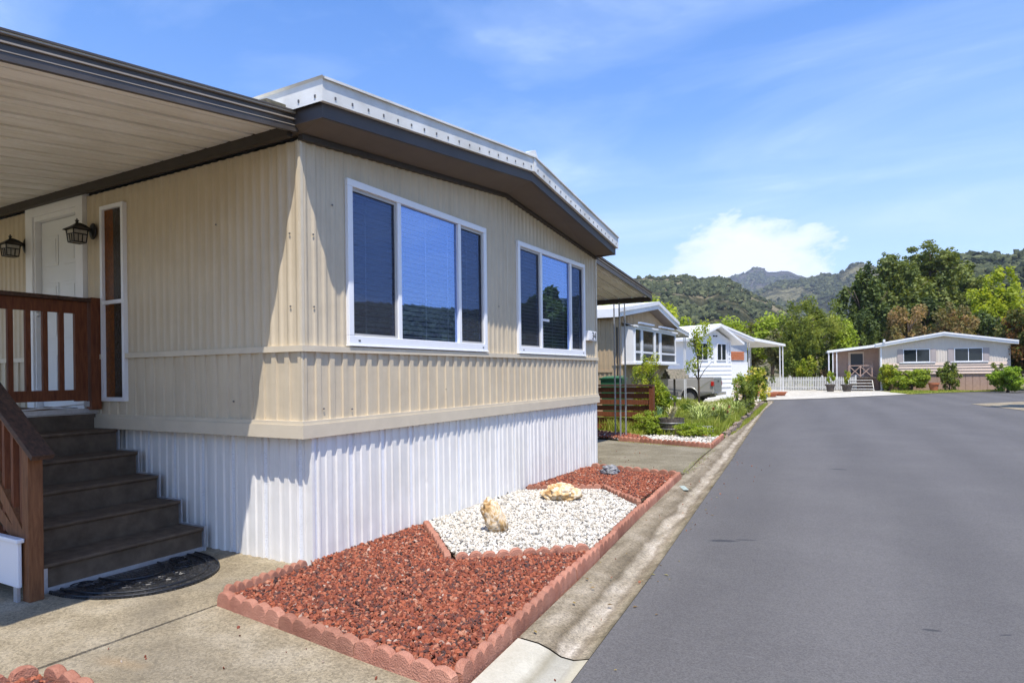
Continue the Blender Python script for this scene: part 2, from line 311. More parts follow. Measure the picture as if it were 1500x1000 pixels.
def road_extra(t, P, c):
    # long, faint roller and tyre bands, hairline cracks, scuffs and two oil marks
    mp = N(t, 'ShaderNodeMapping'); mp.inputs['Rotation'].default_value = (0, 0, R(-8)); mp.inputs['Scale'].default_value = (1.6, 0.10, 1); t.links.new(P, mp.inputs[0])
    n = N(t, 'ShaderNodeTexNoise', i_Scale=1.1, i_Detail=5.0); t.links.new(mp.outputs[0], n.inputs['Vector'])
    c = mixc(t, 1.0, c, ramp(t, n.outputs[0], [(0.3, (0.94,) * 3), (0.7, (1.05,) * 3)]), 'MULTIPLY')
    mp = N(t, 'ShaderNodeMapping'); mp.inputs['Scale'].default_value = (0.5, 5.0, 1); mp.inputs['Rotation'].default_value = (0, 0, R(18)); t.links.new(P, mp.inputs[0])
    n = N(t, 'ShaderNodeTexNoise', i_Scale=1.6, i_Detail=9.0, i_Roughness=0.75); t.links.new(mp.outputs[0], n.inputs['Vector'])
    c = mixc(t, ramp(t, n.outputs[0], [(0.62, (0,) * 3), (0.74, (0.85,) * 3)]), c, (0.165, 0.158, 0.15))
    vo = N(t, 'ShaderNodeTexVoronoi', i_Scale=9.0); t.links.new(P, vo.inputs['Vector'])
    c = mixc(t, ramp(t, vo.outputs['Distance'], [(0.0, (0.75,) * 3), (0.045, (0,) * 3)]), c, (0.26, 0.25, 0.22))
    mp = N(t, 'ShaderNodeMapping'); mp.inputs['Rotation'].default_value = (0, 0, R(-7)); t.links.new(P, mp.inputs[0]); sx_ = N(t, 'ShaderNodeSeparateXYZ'); t.links.new(mp.outputs[0], sx_.inputs[0])
    wv = math_(t, 'SINE', math_(t, 'MULTIPLY', sx_.outputs[0], 3.6)); c = mixc(t, 1.0, c, ramp(t, math_(t, 'ADD', math_(t, 'MULTIPLY', wv, .5), math_(t, 'ADD', .1, math_(t, 'MULTIPLY', n.outputs[0], .8))), [(0.1, (.95,) * 3), (0.9, (1.05,) * 3)]), 'MULTIPLY')
    for s_ in ((2.66, 2.44, 0.15, 0.045, R(22)), (2.84, 2.56, 0.12, 0.022, R(20)), (4.13, 0.94, 0.07, 0.02, R(10)), (4.5, 1.05, 0.04, 0.012, R(30)), (3.4, 7.5, 0.16, 0.05, 0)):
        c = mixc(t, math_(t, 'MULTIPLY', spot(t, P, *s_, sc=12, wob=0.5), 0.75), c, (0.028, 0.030, 0.034))
    return c
def walk_extra(t, P, c):
    for s_ in ((-0.35, -0.55, 0.55, 0.16, R(60)), (-0.2, -1.1, 0.8, 0.2, R(-30)), (0.6, -1.5, 0.9, 0.5, R(15))):
        c = mixc(t, math_(t, 'MULTIPLY', spot(t, P, *s_, soft=0.9, sc=3), 0.33), c, (0.13, 0.115, 0.09))
    c = mixc(t, math_(t, 'MULTIPLY', spot(t, P, 0.35, -1.6, 0.25, 0.07, R(10), soft=0.9), 0.22), c, (0.42, 0.27, 0.13))
    return c
def gutter_extra(t, P, c):
    # water-worn concrete: brown silt beside a pale scoured channel, following the run of the gutter
    at = N(t, 'ShaderNodeAttribute', attribute_name='tone'); nn = N(t, 'ShaderNodeTexNoise', i_Scale=1.6, i_Detail=6.0, i_Roughness=0.6); t.links.new(P, nn.inputs['Vector'])
    u = math_(t, 'ADD', at.outputs['Fac'], math_(t, 'MULTIPLY', math_(t, 'SUBTRACT', nn.outputs[0], 0.5), 0.38))
    c = mixc(t, 1.0, c, ramp(t, u, [(0.0, (.86, .84, .78)), (0.22, (1.05, 1.03, 1.0)), (0.40, (.80, .76, .70)), (0.50, (.62, .57, .50)), (0.58, (1.25, 1.24, 1.26)), (0.72, (1.45, 1.45, 1.5)), (0.80, (.85, .80, .74)), (0.90, (.98, .94, .84)), (1.0, (.62, .60, .50))]), 'MULTIPLY')
    mp = N(t, 'ShaderNodeMapping'); mp.inputs['Rotation'].default_value = (0, 0, R(-6)); mp.inputs['Scale'].default_value = (7.0, 0.6, 1); t.links.new(P, mp.inputs[0])
    n = N(t, 'ShaderNodeTexNoise', i_Scale=1.3, i_Detail=8.0, i_Roughness=0.65, i_Distortion=0.4); t.links.new(mp.outputs[0], n.inputs['Vector'])
    c = mixc(t, 1.0, c, ramp(t, n.outputs[0], [(0.30, (0.62, 0.60, 0.56)), (0.5, (1.0, 1.0, 1.0)), (0.72, (1.18, 1.18, 1.2))]), 'MULTIPLY')
    return c
def newcon_extra(t, P, c):
    at = N(t, 'ShaderNodeAttribute', attribute_name='tone'); nn = N(t, 'ShaderNodeTexNoise', i_Scale=1.6, i_Detail=5.0); t.links.new(P, nn.inputs['Vector'])
    u = math_(t, 'ADD', at.outputs['Fac'], math_(t, 'MULTIPLY', math_(t, 'SUBTRACT', nn.outputs[0], 0.5), 0.2))
    return mixc(t, 1.0, c, ramp(t, u, [(0.40, (1, 1, 1)), (0.52, (.60, .58, .52)), (0.62, (.78, .79, .80)), (0.80, (.82, .83, .84)), (0.92, (1, .98, .9))]), 'MULTIPLY')
M['asphalt'] = groundmat('asphalt', [(0.102, 0.096, 0.092), (0.109, 0.103, 0.098), (0.119, 0.113, 0.107)], 0.9, 0.30, 0.5, 260, road_extra, 0.8, 300)
M['walk'] = groundmat('aggregate_concrete', [(0.19, 0.155, 0.10), (0.27, 0.225, 0.15), (0.36, 0.31, 0.225)], 2.2, 0.42, 0.7, 240, walk_extra, 0.9, 190)
M['walk_old'] = groundmat('old_concrete', [(0.13, 0.11, 0.07), (0.19, 0.165, 0.11), (0.26, 0.23, 0.165)], 1.3, 0.4, 0.6, 200, None, 0.9, 160)
M['gutter'] = groundmat('gutter_concrete', [(0.17, 0.14, 0.095), (0.245, 0.21, 0.15), (0.34, 0.30, 0.235)], 2.6, 0.4, 0.6, 220, gutter_extra, 0.85, 180)
M['newcon'] = groundmat('pale_new_concrete', [(0.36, 0.33, 0.255), (0.43, 0.40, 0.32), (0.50, 0.47, 0.39)], 2.0, 0.1, 0.3, 200, newcon_extra, 0.85, 260)
M['channel'] = groundmat('channel_concrete', [(0.21, 0.185, 0.145), (0.30, 0.275, 0.23), (0.40, 0.375, 0.33)], 3.0, 0.25, 0.5, 220, gutter_extra, 0.8, 180)
M['farcon'] = groundmat('bleached_concrete', [(0.38, 0.35, 0.29), (0.47, 0.44, 0.37), (0.55, 0.52, 0.45)], 0.7, 0.2, 0.3, 30, None, 0.9, 20)
M['dirt'] = groundmat('dry_ground', [(0.10, 0.085, 0.045), (0.17, 0.15, 0.08), (0.20, 0.21, 0.09)], 0.25, 0.35, 0.8, 12, None, 0.95, 8)
M['lawn'] = groundmat('lawn', [(0.10, 0.14, 0.03), (0.22, 0.22, 0.07), (0.40, 0.30, 0.15)], 0.8, 0.4, 0.8, 30, None, 0.95, 14)

def sheet(name, pts, z, m, kind='structure'):
    return tag(MB().poly([(x, y, z) for x, y in pts]).build(name, m), kind=kind)
EDGE = [(2.95, -12), (2.72, -3.2), (2.53, -0.68), (2.40, 1.0), (2.14, 3.75), (1.77, 7.77), (0.95, 16.1), (0.30, 23.0), (-0.21, 30.0), (-0.52, 31.5)]   # asphalt edge
BACK = [(2.55, -12), (2.30, -3.2), (2.14, -1.06), (1.96, 1.0), (1.62, 4.2), (1.30, 7.77), (0.62, 16.1), (0.02, 23.0), (-0.42, 29.5), (-0.80, 31.2)]   # back of the gutter
g = MB(); nx = [-6000, -1500, -400, -120, -40, 40, 120, 400, 1500, 6000]
for i in range(9):
    for j in range(9): g.quad((nx[i], nx[j], -.10), (nx[i + 1], nx[j], -.10), (nx[i + 1], nx[j + 1], -.10), (nx[i], nx[j + 1], -.10))
tag(g.build('ground', M['dirt']), kind='structure')
sheet('road', EDGE + [(1.56, 33.7), (5.85, 40.6), (8.6, 44.6), (12.7, 49.3), (34, 76), (60, 76), (26, 40), (14.0, 30), (11.5, 10), (11.5, -12)], -0.035, M['asphalt'])
# rolled gutter: back, lip, channel, toe
def gut(a, b, u): return (a[0] + (b[0] - a[0]) * u, a[1] + (b[1] - a[1]) * u)
PROF = [(0.0, 0.004), (0.30, -0.004), (0.45, -0.022), (0.62, -0.052), (0.80, -0.056), (0.93, -0.040), (1.0, -0.031)]
def gutter(i0, i1, name, mats, mi, ya=None, yb=None):
    g = MB()
    def row(y):
        def at(L):
            for p, q in zip(L[:-1], L[1:]):
                if p[1] <= y <= q[1]:
                    k = (y - p[1]) / (q[1] - p[1]); return (p[0] + (q[0] - p[0]) * k, y)
            return L[-1] if y > L[-1][1] else L[0]
        return [(*gut(at(BACK), at(EDGE), u), z) for u, z in PROF]
    n = max(2, int((yb - ya) / 0.5)); ys = [ya + (yb - ya) * k / n for k in range(n + 1)]
    for y0, y1 in zip(ys[:-1], ys[1:]):
        a, b = row(y0), row(y1)
        for k in range(len(PROF) - 1): g.quad(a[k], a[k + 1], b[k + 1], b[k], mi[k])
    o = g.build(name, mats, smooth=True); at = o.data.attributes.new('tone', 'FLOAT', 'POINT'); tt = []
    for _ in range(n):
        for k in range(len(PROF) - 1): tt += [PROF[k][0], PROF[k + 1][0], PROF[k + 1][0], PROF[k][0]]
    at.data.foreach_set('value', tt); return tag(o, kind='structure')
gutter(0, 0, 'gutter_new_section', [M['newcon']], [0] * 6, -12, -0.36)
gutter(0, 0, 'gutter', [M['gutter']], [0] * 6, -0.345, 31.2)
# front walk and the neighbouring drive, slabs with joints between them
J = 0.006
def slab(name, pts, m, z=0.0): return tag(MB().prism([(x, y, z - 0.09) for x, y in pts], (0, 0, 0.09)).build(name, m), kind='structure')
sheet('walk_joint_bed', [(-9, -9), (2.44, -9), (2.16, -1.0), (1.50, 5.75), (1.25, 9.25), (-9, 11.5)], -0.02, M['soil'])
slab('concrete_walk', [(-9, -2.40), (-2.0, -2.40), (0.03 - J, -2.02), (0.05 - J, -0.79), (0.02, 0.4), (-9, 0.4)], M['walk'])
slab('concrete_walk', [(-9, -8.9), (2.42, -8.9), (2.29, -3.2), (2.13, -1.0), (0.06 + J, -0.78), (0.05 + J, -2.03), (-2.0, -2.42), (-9, -2.42)], M['walk'])
slab('driveway', [(-9, 6.0), (1.46, 5.9), (1.26, 7.7), (1.15, 9.2), (-0.95, 9.78), (-9, 12.0)], M['walk_old'])
sheet('far_driveway', [(-9, 27.5), (-0.95, 27.5), (-0.8, 31.2), (-0.52, 31.52), (1.56, 33.72), (5.85, 40.62), (4.6, 46.5), (2.5, 60), (-14, 60), (-14, 27.5)], -0.012, M['farcon'])
sheet('truck_driveway', [(-12, 22.0), (0.1, 22.4), (-0.45, 29.0), (-0.95, 27.5), (-12, 27.5)], -0.02, M['farcon'])
sheet('right_driveway_apron', [(7.6, 29.4), (8.7, 24.6), (16, 24), (16, 33), (9.8, 32.2)], -0.025, M['walk'])
sheet('front_lawn', [(5.90, 40.66), (8.6, 44.68), (12.7, 49.4), (16, 53), (16, 60), (3.3, 60), (4.6, 46.6)], -0.01, M['lawn'])

# ------------------------------------------------------------------ hills
def hillmat(name, grass, shrub, rock, sc, tree):
    m = bpy.data.materials.new(name); m.use_nodes = True; t = m.node_tree; b = t.nodes['Principled BSDF']
    tc = N(t, 'ShaderNodeTexCoord'); P = tc.outputs['Object']
    n = N(t, 'ShaderNodeTexNoise', i_Scale=sc, i_Detail=7.0, i_Roughness=0.6); t.links.new(P, n.inputs['Vector'])
    v = N(t, 'ShaderNodeTexNoise', i_Scale=sc * 9, i_Detail=6.0, i_Roughness=0.75); t.links.new(P, v.inputs['Vector'])
    k = math_(t, 'ADD', math_(t, 'MULTIPLY', n.outputs[0], 0.55), math_(t, 'MULTIPLY', v.outputs[0], 0.45))
    t.links.new(ramp(t, k, [(tree - 0.03, shrub), (tree + 0.02, rock), (tree + 0.06, grass)]), b.inputs['Base Color'])
    b.inputs['Roughness'].default_value = 1.0; b.inputs['Specular IOR Level'].default_value = 0.05
    bp = N(t, 'ShaderNodeBump', i_Strength=1.0, i_Distance=0.25 / sc); t.links.new(v.outputs[0], bp.inputs['Height']); t.links.new(bp.outputs[0], b.inputs['Normal']); return m
CX, CY, CZ = 3.83, -3.52, 1.5
def interp(L, x):
    if x <= L[0][0]: return L[0][1]
    for a, b in zip(L[:-1], L[1:]):
        if x <= b[0]: return a[1] + (b[1] - a[1]) * (x - a[0]) / (b[0] - a[0])
    return L[-1][1]
def hill(name, prof, d0, d1, m, na=160, nd=26, rough=1.0, seed=0.0, edge=4.0, spin=0):
    """terrain rising from d0 to a crest near d1, then falling away behind it; prof = crest elevation angles by azimuth"""
    a0, a1 = prof[0][0], prof[-1][0]; vs = []; fs = []; na = max(na, int(abs(a1 - a0) * 8)); H = []
    for i in range(na + 1):
        a = a0 + (a1 - a0) * i / na; e = interp(prof, a)
        fade = min(1, (a - a0) / edge + 0.0, (a1 - a) / edge + 0.0); fade = fade * fade * (3 - 2 * fade) if fade < 1 else 1
        hc = d1 * math.tan(R(e))
        for j in range(nd + 1):
            u = j / nd; d = d0 + (d1 * 1.25 - d0) * u; s = (d - d0) / (d1 - d0)
            base = (math.sin(min(s, 1) * math.pi / 2) ** 1.3 * d / d1 if s <= 1 else math.cos((s - 1) / (d1 * 0.25 / (d1 - d0)) * math.pi / 2 * 0.9) ** 1.0)
            x = CX + math.sin(R(a)) * d; y = CY + math.cos(R(a)) * d
            nz = noise.fractal(Vector((x, y, seed)) * (5.0 / d1), 1.0, 2.0, 6) * (1 - abs(2 * min(s, 1) - 1) ** 2 if s < 1 else 0.0)
            spur = abs(noise.noise(Vector((a * 0.35, seed * 3, s * 0.8)))) * (1 - min(s, 1)) * 0.9 * min(1, s * 4)
            z = hc * base * fade + hc * ((nz - 0.25 * (1 - min(s, 1))) * 0.16 - spur * 0.30) * rough * fade + noise.noise(Vector((a * 2.3, seed, 5))) * hc * 0.012 * min(1, s)
            vs.append((x, y, max(z, -0.5))); H.append(z)
    for i in range(na):
        for j in range(nd):
            k = i * (nd + 1) + j; fs.append((k, k + nd + 1, k + nd + 2, k + 1))
    mb = MB(); mb.v = vs; mb.f = fs; mb.m = [0] * len(fs)
    o = mb.build(name, m, smooth=True); tag(o, kind='structure'); return o, vs, na, nd
def fast_mesh(name, V, F, m, tone=None, parent=None, smooth=False):
    me = bpy.data.meshes.new(name); nv, k = len(V), F.shape[1]
    me.vertices.add(nv); me.vertices.foreach_set('co', V.astype(np.float32).ravel())
    me.loops.add(F.size); me.loops.foreach_set('vertex_index', F.astype(np.int32).ravel())
    me.polygons.add(len(F)); me.polygons.foreach_set('loop_start', np.arange(0, F.size, k, dtype=np.int32))
    if tone is not None:
        at = me.attributes.new('tone', 'FLOAT', 'POINT'); at.data.foreach_set('value', tone.astype(np.float32))
    me.materials.append(m); me.update(calc_edges=True)
    me.polygons.foreach_set('use_smooth', np.full(len(F), smooth)); me.update()
    o = bpy.data.objects.new(name, me); col.objects.link(o)
    if parent: o.parent = parent
    return o
def ico(sub=0):
    bm = bmesh.new(); bmesh.ops.create_icosphere(bm, subdivisions=sub + 1, radius=1.0)
    V = np.array([v.co[:] for v in bm.verts]); F = np.array([[v.index for v in f.verts] for f in bm.faces]); bm.free(); return V, F
ICO0, ICO1 = ico(0), ico(1)
def rot_mats(rng, n):
    q = rng.normal(size=(n, 4)); q /= np.linalg.norm(q, axis=1)[:, None]; w, x, y, z = q.T
    return np.stack([1 - 2 * (y * y + z * z), 2 * (x * y - z * w), 2 * (x * z + y * w), 2 * (x * y + z * w), 1 - 2 * (x * x + z * z), 2 * (y * z - x * w), 2 * (x * z - y * w), 2 * (y * z + x * w), 1 - 2 * (x * x + y * y)], 1).reshape(n, 3, 3)
def lumps(name, P, S, tone, m, rng, base=ICO0, jit=0.25, squash=(1, 1, 1), upright=False, parent=None, smooth=False):
    V0, F0 = base; n = len(P)
    V = V0[None] * (1 + rng.uniform(-jit, jit, (n, len(V0), 1))) * (np.array(squash) * rng.uniform(0.7, 1.3, (n, 1, 3)))
    if not upright: V = np.einsum('nij,nkj->nki', rot_mats(rng, n), V)
    V = V * S[:, None, None] + P[:, None, :]
    F = (F0[None] + (np.arange(n) * len(V0))[:, None, None]).reshape(-1, 3)
    t = np.repeat(tone, len(V0))
    return fast_mesh(name, V.reshape(-1, 3), F, m, t, parent, smooth)
A_ = [(-60, 5.0), (-40, 7.6), (-25, 8.2), (-18.1, 8.35), (-15.0, 8.3), (-14.0, 8.45), (-12.4, 7.85), (-11.4, 8.0), (-10.3, 7.8), (-9.5, 7.1), (-8.6, 6.5), (-7.7, 6.1), (-6.5, 5.4), (-5.7, 4.9), (-3.9, 3.9), (-1, 3.2), (4, 2.0)]
B_ = [(-14, 6.0), (-11.6, 7.6), (-10.7, 7.95), (-9.7, 8.0), (-9.2, 8.1), (-8.8, 8.35), (-8.2, 8.62), (-7.7, 8.60), (-7.3, 8.3), (-6.7, 8.17), (-6.2, 8.28), (-5.7, 8.2), (-5.2, 7.95), (-4.6, 7.7), (-4.0, 7.4), (-2.9, 6.6), (1, 5.0), (4, 4)]
C_ = [(-12, 5.2), (-9, 6.2), (-7.5, 6.85), (-6.6, 7.25), (-5.9, 7.3), (-4.9, 7.3), (-4.0, 7.45), (-3.0, 7.62), (-2.2, 7.6), (-1.6, 7.8), (-0.9, 8.25), (-0.2, 8.3), (0.4, 8.1), (1.4, 7.6), (3.6, 7.1), (9, 6.0)]
D_ = [(-1, 4.5), (1.5, 6.4), (3.2, 7.6), (5.2, 8.25), (6.0, 8.3), (7.5, 8.15), (8.9, 7.8), (9.6, 8.1), (12, 8.6), (17, 7.6), (25, 6.4), (32, 5.6), (37, 6.1), (45, 6.4), (60, 5.6), (80, 4.5), (110, 3.4), (140, 3)]
hA = hill('hill_oak_slope', A_, 150, 620, hillmat('oak_hill', (0.50, 0.42, 0.25), (0.075, 0.085, 0.04), (0.16, 0.15, 0.07), 0.012, 0.46), seed=1.3)
hB = hill('hill_rocky_peak', B_, 1500, 3000, hillmat('far_rock_hill', (0.27, 0.25, 0.15), (0.075, 0.09, 0.07), (0.17, 0.145, 0.15), 0.0035, 0.50), seed=4.1, rough=1.7)
hC = hill('hill_grassy_ridge', C_, 800, 1600, hillmat('grassy_hill', (0.42, 0.38, 0.20), (0.09, 0.10, 0.055), (0.19, 0.18, 0.09), 0.006, 0.49), seed=7.7)
hD = hill('hill_wooded_east', D_, 170, 520, hillmat('wooded_hill', (0.22, 0.20, 0.09), (0.030, 0.045, 0.018), (0.06, 0.075, 0.03), 0.014, 0.56), seed=2.9)
M['oakwood'] = tonemat('distant_oaks', [(0.0, (0.030, 0.040, 0.018)), (0.6, (0.066, 0.078, 0.034)), (1.0, (0.115, 0.125, 0.055))], 1.0)
def woods(name, h, n, size, m, rng, thresh, d0=0.25, sc=0.012):
    o, vs, na, nd = h; Vh = np.array(vs).reshape(na + 1, nd + 1, 3); P = []
    while len(P) < n:
        i = rng.uniform(0, na - 0.001); j = rng.uniform(nd * d0 * 0.8, nd * 0.86); a, b = int(i), int(j); fi, fj = i - a, j - b
        p = (Vh[a, b] * (1 - fi) * (1 - fj) + Vh[a + 1, b] * fi * (1 - fj) + Vh[a, b + 1] * (1 - fi) * fj + Vh[a + 1, b + 1] * fi * fj)
        if noise.fractal(Vector(p) * sc, 1.0, 2.0, 4) + rng.uniform(-0.25, 0.25) > thresh and p[2] > 2: P.append(p)
    P = np.array(P); S = rng.uniform(0.55, 1.2, len(P)) * size; P[:, 2] += S * 0.45
    return tag(lumps(name, P, S, rng.uniform(0, 1, len(P)), m, rng, ICO0, 0.3, (1, 1, 0.85)), kind='stuff')
rng = np.random.default_rng(3)
tag(woods('hillside_oak_woods', hA, 9500, 2.1, M['oakwood'], rng, 0.20, d0=.4, sc=.022), 'dark oak woods scattered over the dry slope left of the rocky peak', 'trees')
tag(woods('wooded_hill_trees', hD, 24000, 2.1, M['oakwood'], rng, -0.6, d0=.4), 'dense dark trees covering the hill behind the right-hand tree belt', 'trees')
tag(woods('ridge_scrub', hC, 5000, 4.6, M['oakwood'], rng, 0.10, sc=0.006), 'dark scrub dotted over the yellow grassy ridge below the rocky peak', 'shrubs')
tag(woods('peak_scrub', hB, 5000, 6.5, M['oakwood'], rng, 0.06, sc=0.004), 'sparse scrub on the far rocky peak under the white cloud', 'shrubs')

# ------------------------------------------------------------------ corrugated sheets
UPPER = (0.102, [(0, 0.0), (0.010, 0.003), (0.022, 0.010), (0.034, 0.012), (0.046, 0.010), (0.058, 0.003), (0.068, 0.0)])
LOWER = (0.148, [(0, 0.0), (0.086, 0.0), (0.092, 0.016), (0.142, 0.016)])
SKIRT = (0.406, [(0, 0.0), (0.058, 0.0), (0.063, 0.020), (0.080, 0.020), (0.086, 0.006), (0.142, 0.006), (0.152, 0.019), (0.205, 0.019), (0.212, 0.004), (0.258, 0.004), (0.266, 0.019), (0.318, 0.019), (0.326, 0.006), (0.384, 0.006), (0.389, 0.020), (0.401, 0.020)])
def corr(mb, o, d, n, u0, u1, z0, ztop, prof, phase=0.0, m=0, strip=None):
    """ribbed vertical sheet: origin o, run along d, ribs standing out along n; ztop may be a function of u"""
    per, pts = prof; us = [u0, u1]; k = math.floor((u0 - phase) / per) - 1
    while phase + k * per < u1:
        us += [phase + k * per + p for p, _ in pts if u0 < phase + k * per + p < u1]; k += 1
    us = sorted(set(round(u, 5) for u in us))
    def dep(u):
        r_ = (u - phase) % per
        for (a, da), (b, db) in zip(pts, pts[1:] + [(per, pts[0][1])]):
            if a - 1e-6 <= r_ <= b + 1e-6: return da + (db - da) * (r_ - a) / max(b - a, 1e-6)
        return 0
    zt = ztop if callable(ztop) else (lambda u: ztop); o, d, n = Vector(o), Vector(d), Vector(n)
    for a, b in zip(us[:-1], us[1:]):
        p, q = o + d * a + n * dep(a + 1e-4), o + d * b + n * dep(b - 1e-4)
        mm = m
        if strip is not None and ((a + b) / 2 - phase) % per < 0.058: mm = strip
        mb.quad((p.x, p.y, z0), (q.x, q.y, z0), (q.x, q.y, zt(b)), (p.x, p.y, zt(a)), mm)
# perforated strip of the skirting: rows of small dark vent holes
pm = bpy.data.materials.new('perforated_vinyl'); pm.use_nodes = True; pt = pm.node_tree; pb = pt.nodes['Principled BSDF']
ptc = N(pt, 'ShaderNodeTexCoord'); pmap = N(pt, 'ShaderNodeMapping'); pmap.inputs['Scale'].default_value = (75, 75, 75); pt.links.new(ptc.outputs['Object'], pmap.inputs[0])
pv = N(pt, 'ShaderNodeTexVoronoi', i_Scale=1.0, i_Randomness=0.15, feature='F1'); pt.links.new(pmap.outputs[0], pv.inputs['Vector'])
pt.links.new(ramp(pt, pv.outputs['Distance'], [(0.28, (0.30, 0.30, 0.32)), (0.42, (0.78, 0.79, 0.81))]), pb.inputs['Base Color']); pb.inputs['Roughness'].default_value = 0.4
M['perf'] = pm

ZB, ZT, ZE, L, RY = 1.70, 1.02, 3.335, 6.12, 3.19    # belt, trim bottom, eave, front width, ridge position
def gable(y): return ZE + (3.655 - ZE) * (y / RY if y < RY else (L - y) / (L - RY))
BACKX = -14.0
house = thing('mobile_home', 'large beige metal-sided mobile home with white skirting, nearest the camera', 'mobile home')
W1 = (0.48, 2.71, 1.765, 3.165); W2 = (3.46, 5.615, 1.765, 3.165)
sd_ = MB(); X = Vector
corr(sd_, (0, 0, 0), (0, 1, 0), (1, 0, 0), 0.0, L, ZB, W1[2], UPPER)
for a, b in ((0.0, W1[0] + .02), (W1[1] - .02, W2[0] + .02), (W2[1] - .02, L)): corr(sd_, (0, 0, 0), (0, 1, 0), (1, 0, 0), a, b, W1[2], gable, UPPER)
for w in (W1, W2): corr(sd_, (0, 0, 0), (0, 1, 0), (1, 0, 0), w[0] + .02, w[1] - .02, W1[3] - .02, gable, UPPER)
# side wall toward the entry (door opening left free)
DX0, DX1, DZ1 = 3.05, 4.12, 3.33
SX0, SX1 = 2.335, 2.73
corr(sd_, (0, 0, 0), (-1, 0, 0), (0, -1, 0), 0, SX0 + .02, ZB, ZE, UPPER)
corr(sd_, (0, 0, 0), (-1, 0, 0), (0, -1, 0), SX0 + .02, SX1 - .02, 3.17, ZE, UPPER)
corr(sd_, (0, 0, 0), (-1, 0, 0), (0, -1, 0), SX1 - .02, DX0, ZB, ZE, UPPER)
corr(sd_, (0, 0, 0), (-1, 0, 0), (0, -1, 0), DX1, 14, ZB, ZE, UPPER)
sd_.build('upper_siding', M['tan'], house)
lo = MB(); corr(lo, (0.004, 0, 0), (0, 1, 0), (1, 0, 0), 0.0, L, ZT + .05, ZB, LOWER, 0.03)
lo.build('lower_siding', M['tan'], house); lo = MB(); corr(lo, (0, -0.004, 0), (-1, 0, 0), (0, -1, 0), 0, SX0 + .02, ZT + .05, ZB, LOWER, 0.04)
corr(lo, (0, -0.004, 0), (-1, 0, 0), (0, -1, 0), SX0 + .02, SX1 - .02, ZT + .05, 1.30, LOWER, 0.04)
corr(lo, (0, -0.004, 0), (-1, 0, 0), (0, -1, 0), SX1 - .02, DX0, ZT + .05, ZB, LOWER, 0.04)
lo.build('lower_siding', M['tan'], house); lo = MB(); corr(lo, (0, -0.004, 0), (-1, 0, 0), (0, -1, 0), DX1, 14, ZT + .05, ZB, LOWER, 0.04)
lo.build('lower_siding', M['tan'], house)
tr = MB()
def belt(z0, z1, t, w0=0):   # a moulding round both walls, mitred at the corner
    tr.prism([(t, -t, z0), (t, L + .01, z0), (-.01, L + .01, z0), (-.01, -t, z0)], (0, 0, z1 - z0))
    for a, b in (((0.0, SX0 - .0) if z0 > 1.3 else (0.0, 14.0)), ((DX1, 14.0) if z0 > 1.3 else (13.999, 14.0))):
        tr.prism([(-.0101 - a, -t, z0), (-b, -t, z0), (-b, 0.0, z0), (-.0101 - a, 0, z0)], (0, 0, z1 - z0))
belt(ZB - 0.005, ZB + 0.042, 0.035)
tr.prism([(-SX1, -.04, ZB - .005), (-DX0, -.04, ZB - .005), (-DX0, 0, ZB - .005), (-SX1, 0, ZB - .005)], (0, 0, .047))
belt(ZT + 0.105, ZT + 0.135, 0.034); belt(ZT, ZT + 0.104, 0.048)
tr.box(-.012, 0.0165, -.0165, 0.010, ZT + .13, ZE - .0)
tr.box(0, 0.020, L - .035, L + .012, ZT + .13, ZE - .0)
tr.build('belt_moulding', M['tan_trim'], house)
sk = MB(); corr(sk, (-0.004, 0, 0), (0, 1, 0), (1, 0, 0), 0.09, L, -.05, ZT + .02, SKIRT, 0.075, 0, 1)
corr(sk, (-0.0, 0.09, 0), (-1, 0, 0), (0, -1, 0), 0.0, 13.9, -.05, ZT + .02, SKIRT, 0.10, 0, 1)
sk.box(-.010, .016, 0.066, 0.092, -.05, ZT + .02)
sk.build('skirting', [M['white_skirt'], M['perf']], house)
nl = MB()
for y_, z_ in ((.11, 2.62), (.11, 2.05), (.32, 2.9), (3.0, 2.3), (.52, 1.22), (1.9, 1.35), (.20, 1.24)): nl.box(.012, .019, y_ - .006, y_ + .006, z_ - .006, z_ + .006)
for x_, z_ in ((-.11, 2.62), (-.11, 2.05), (-1.0, 2.8), (-.8, 1.3)): nl.box(x_ - .006, x_ + .006, -.019, -.012, z_ - .006, z_ + .006)
nl_o = nl.build('nail_heads', M['screw'], house); nl_o['kind'] = 'stuff'
sm = MB(); sm.box(.0, .0155, 3.205, 3.222, ZB + .045, 3.63); sm.build('lap_seam', M['tan_trim'], house)
sm = MB(); sm.box(.0, .0215, 3.205, 3.215, ZT + .14, ZB - .006); sm.build('lap_seam', M['tan_trim'], house)
rest = MB()   # back and far walls, floor, interior partitions
rest.quad((BACKX, 0, 0), (BACKX, L, 0), (BACKX, L, ZE), (BACKX, 0, ZE)); rest.poly([(BACKX, 0, ZE), (BACKX, L, ZE), (BACKX, RY, 3.65)])
corr(rest, (0, L, 0), (-1, 0, 0), (0, 1, 0), 0, 14, 0, ZE, LOWER)
rest.build('rear_walls', M['tan'], house)
inn = MB(); inn.quad((0, .02, 1.1), (BACKX, .02, 1.1), (BACKX, L - .02, 1.1), (0, L - .02, 1.1)); inn.quad((-1.2, 0.02, 1.1), (-1.2, L - .02, 1.1), (-1.2, L - .02, 3.3), (-1.2, .02, 3.3))
inn.quad((0, .02, 3.3), (0, L - .02, 3.3), (BACKX, L - .02, 3.3), (BACKX, .02, 3.3)); inn.quad((-1.2, .30, 1.1), (-4.6, .30, 1.1), (-4.6, .30, 3.3), (-1.2, .30, 3.3))
inn.build('interior', M['interior'], house)

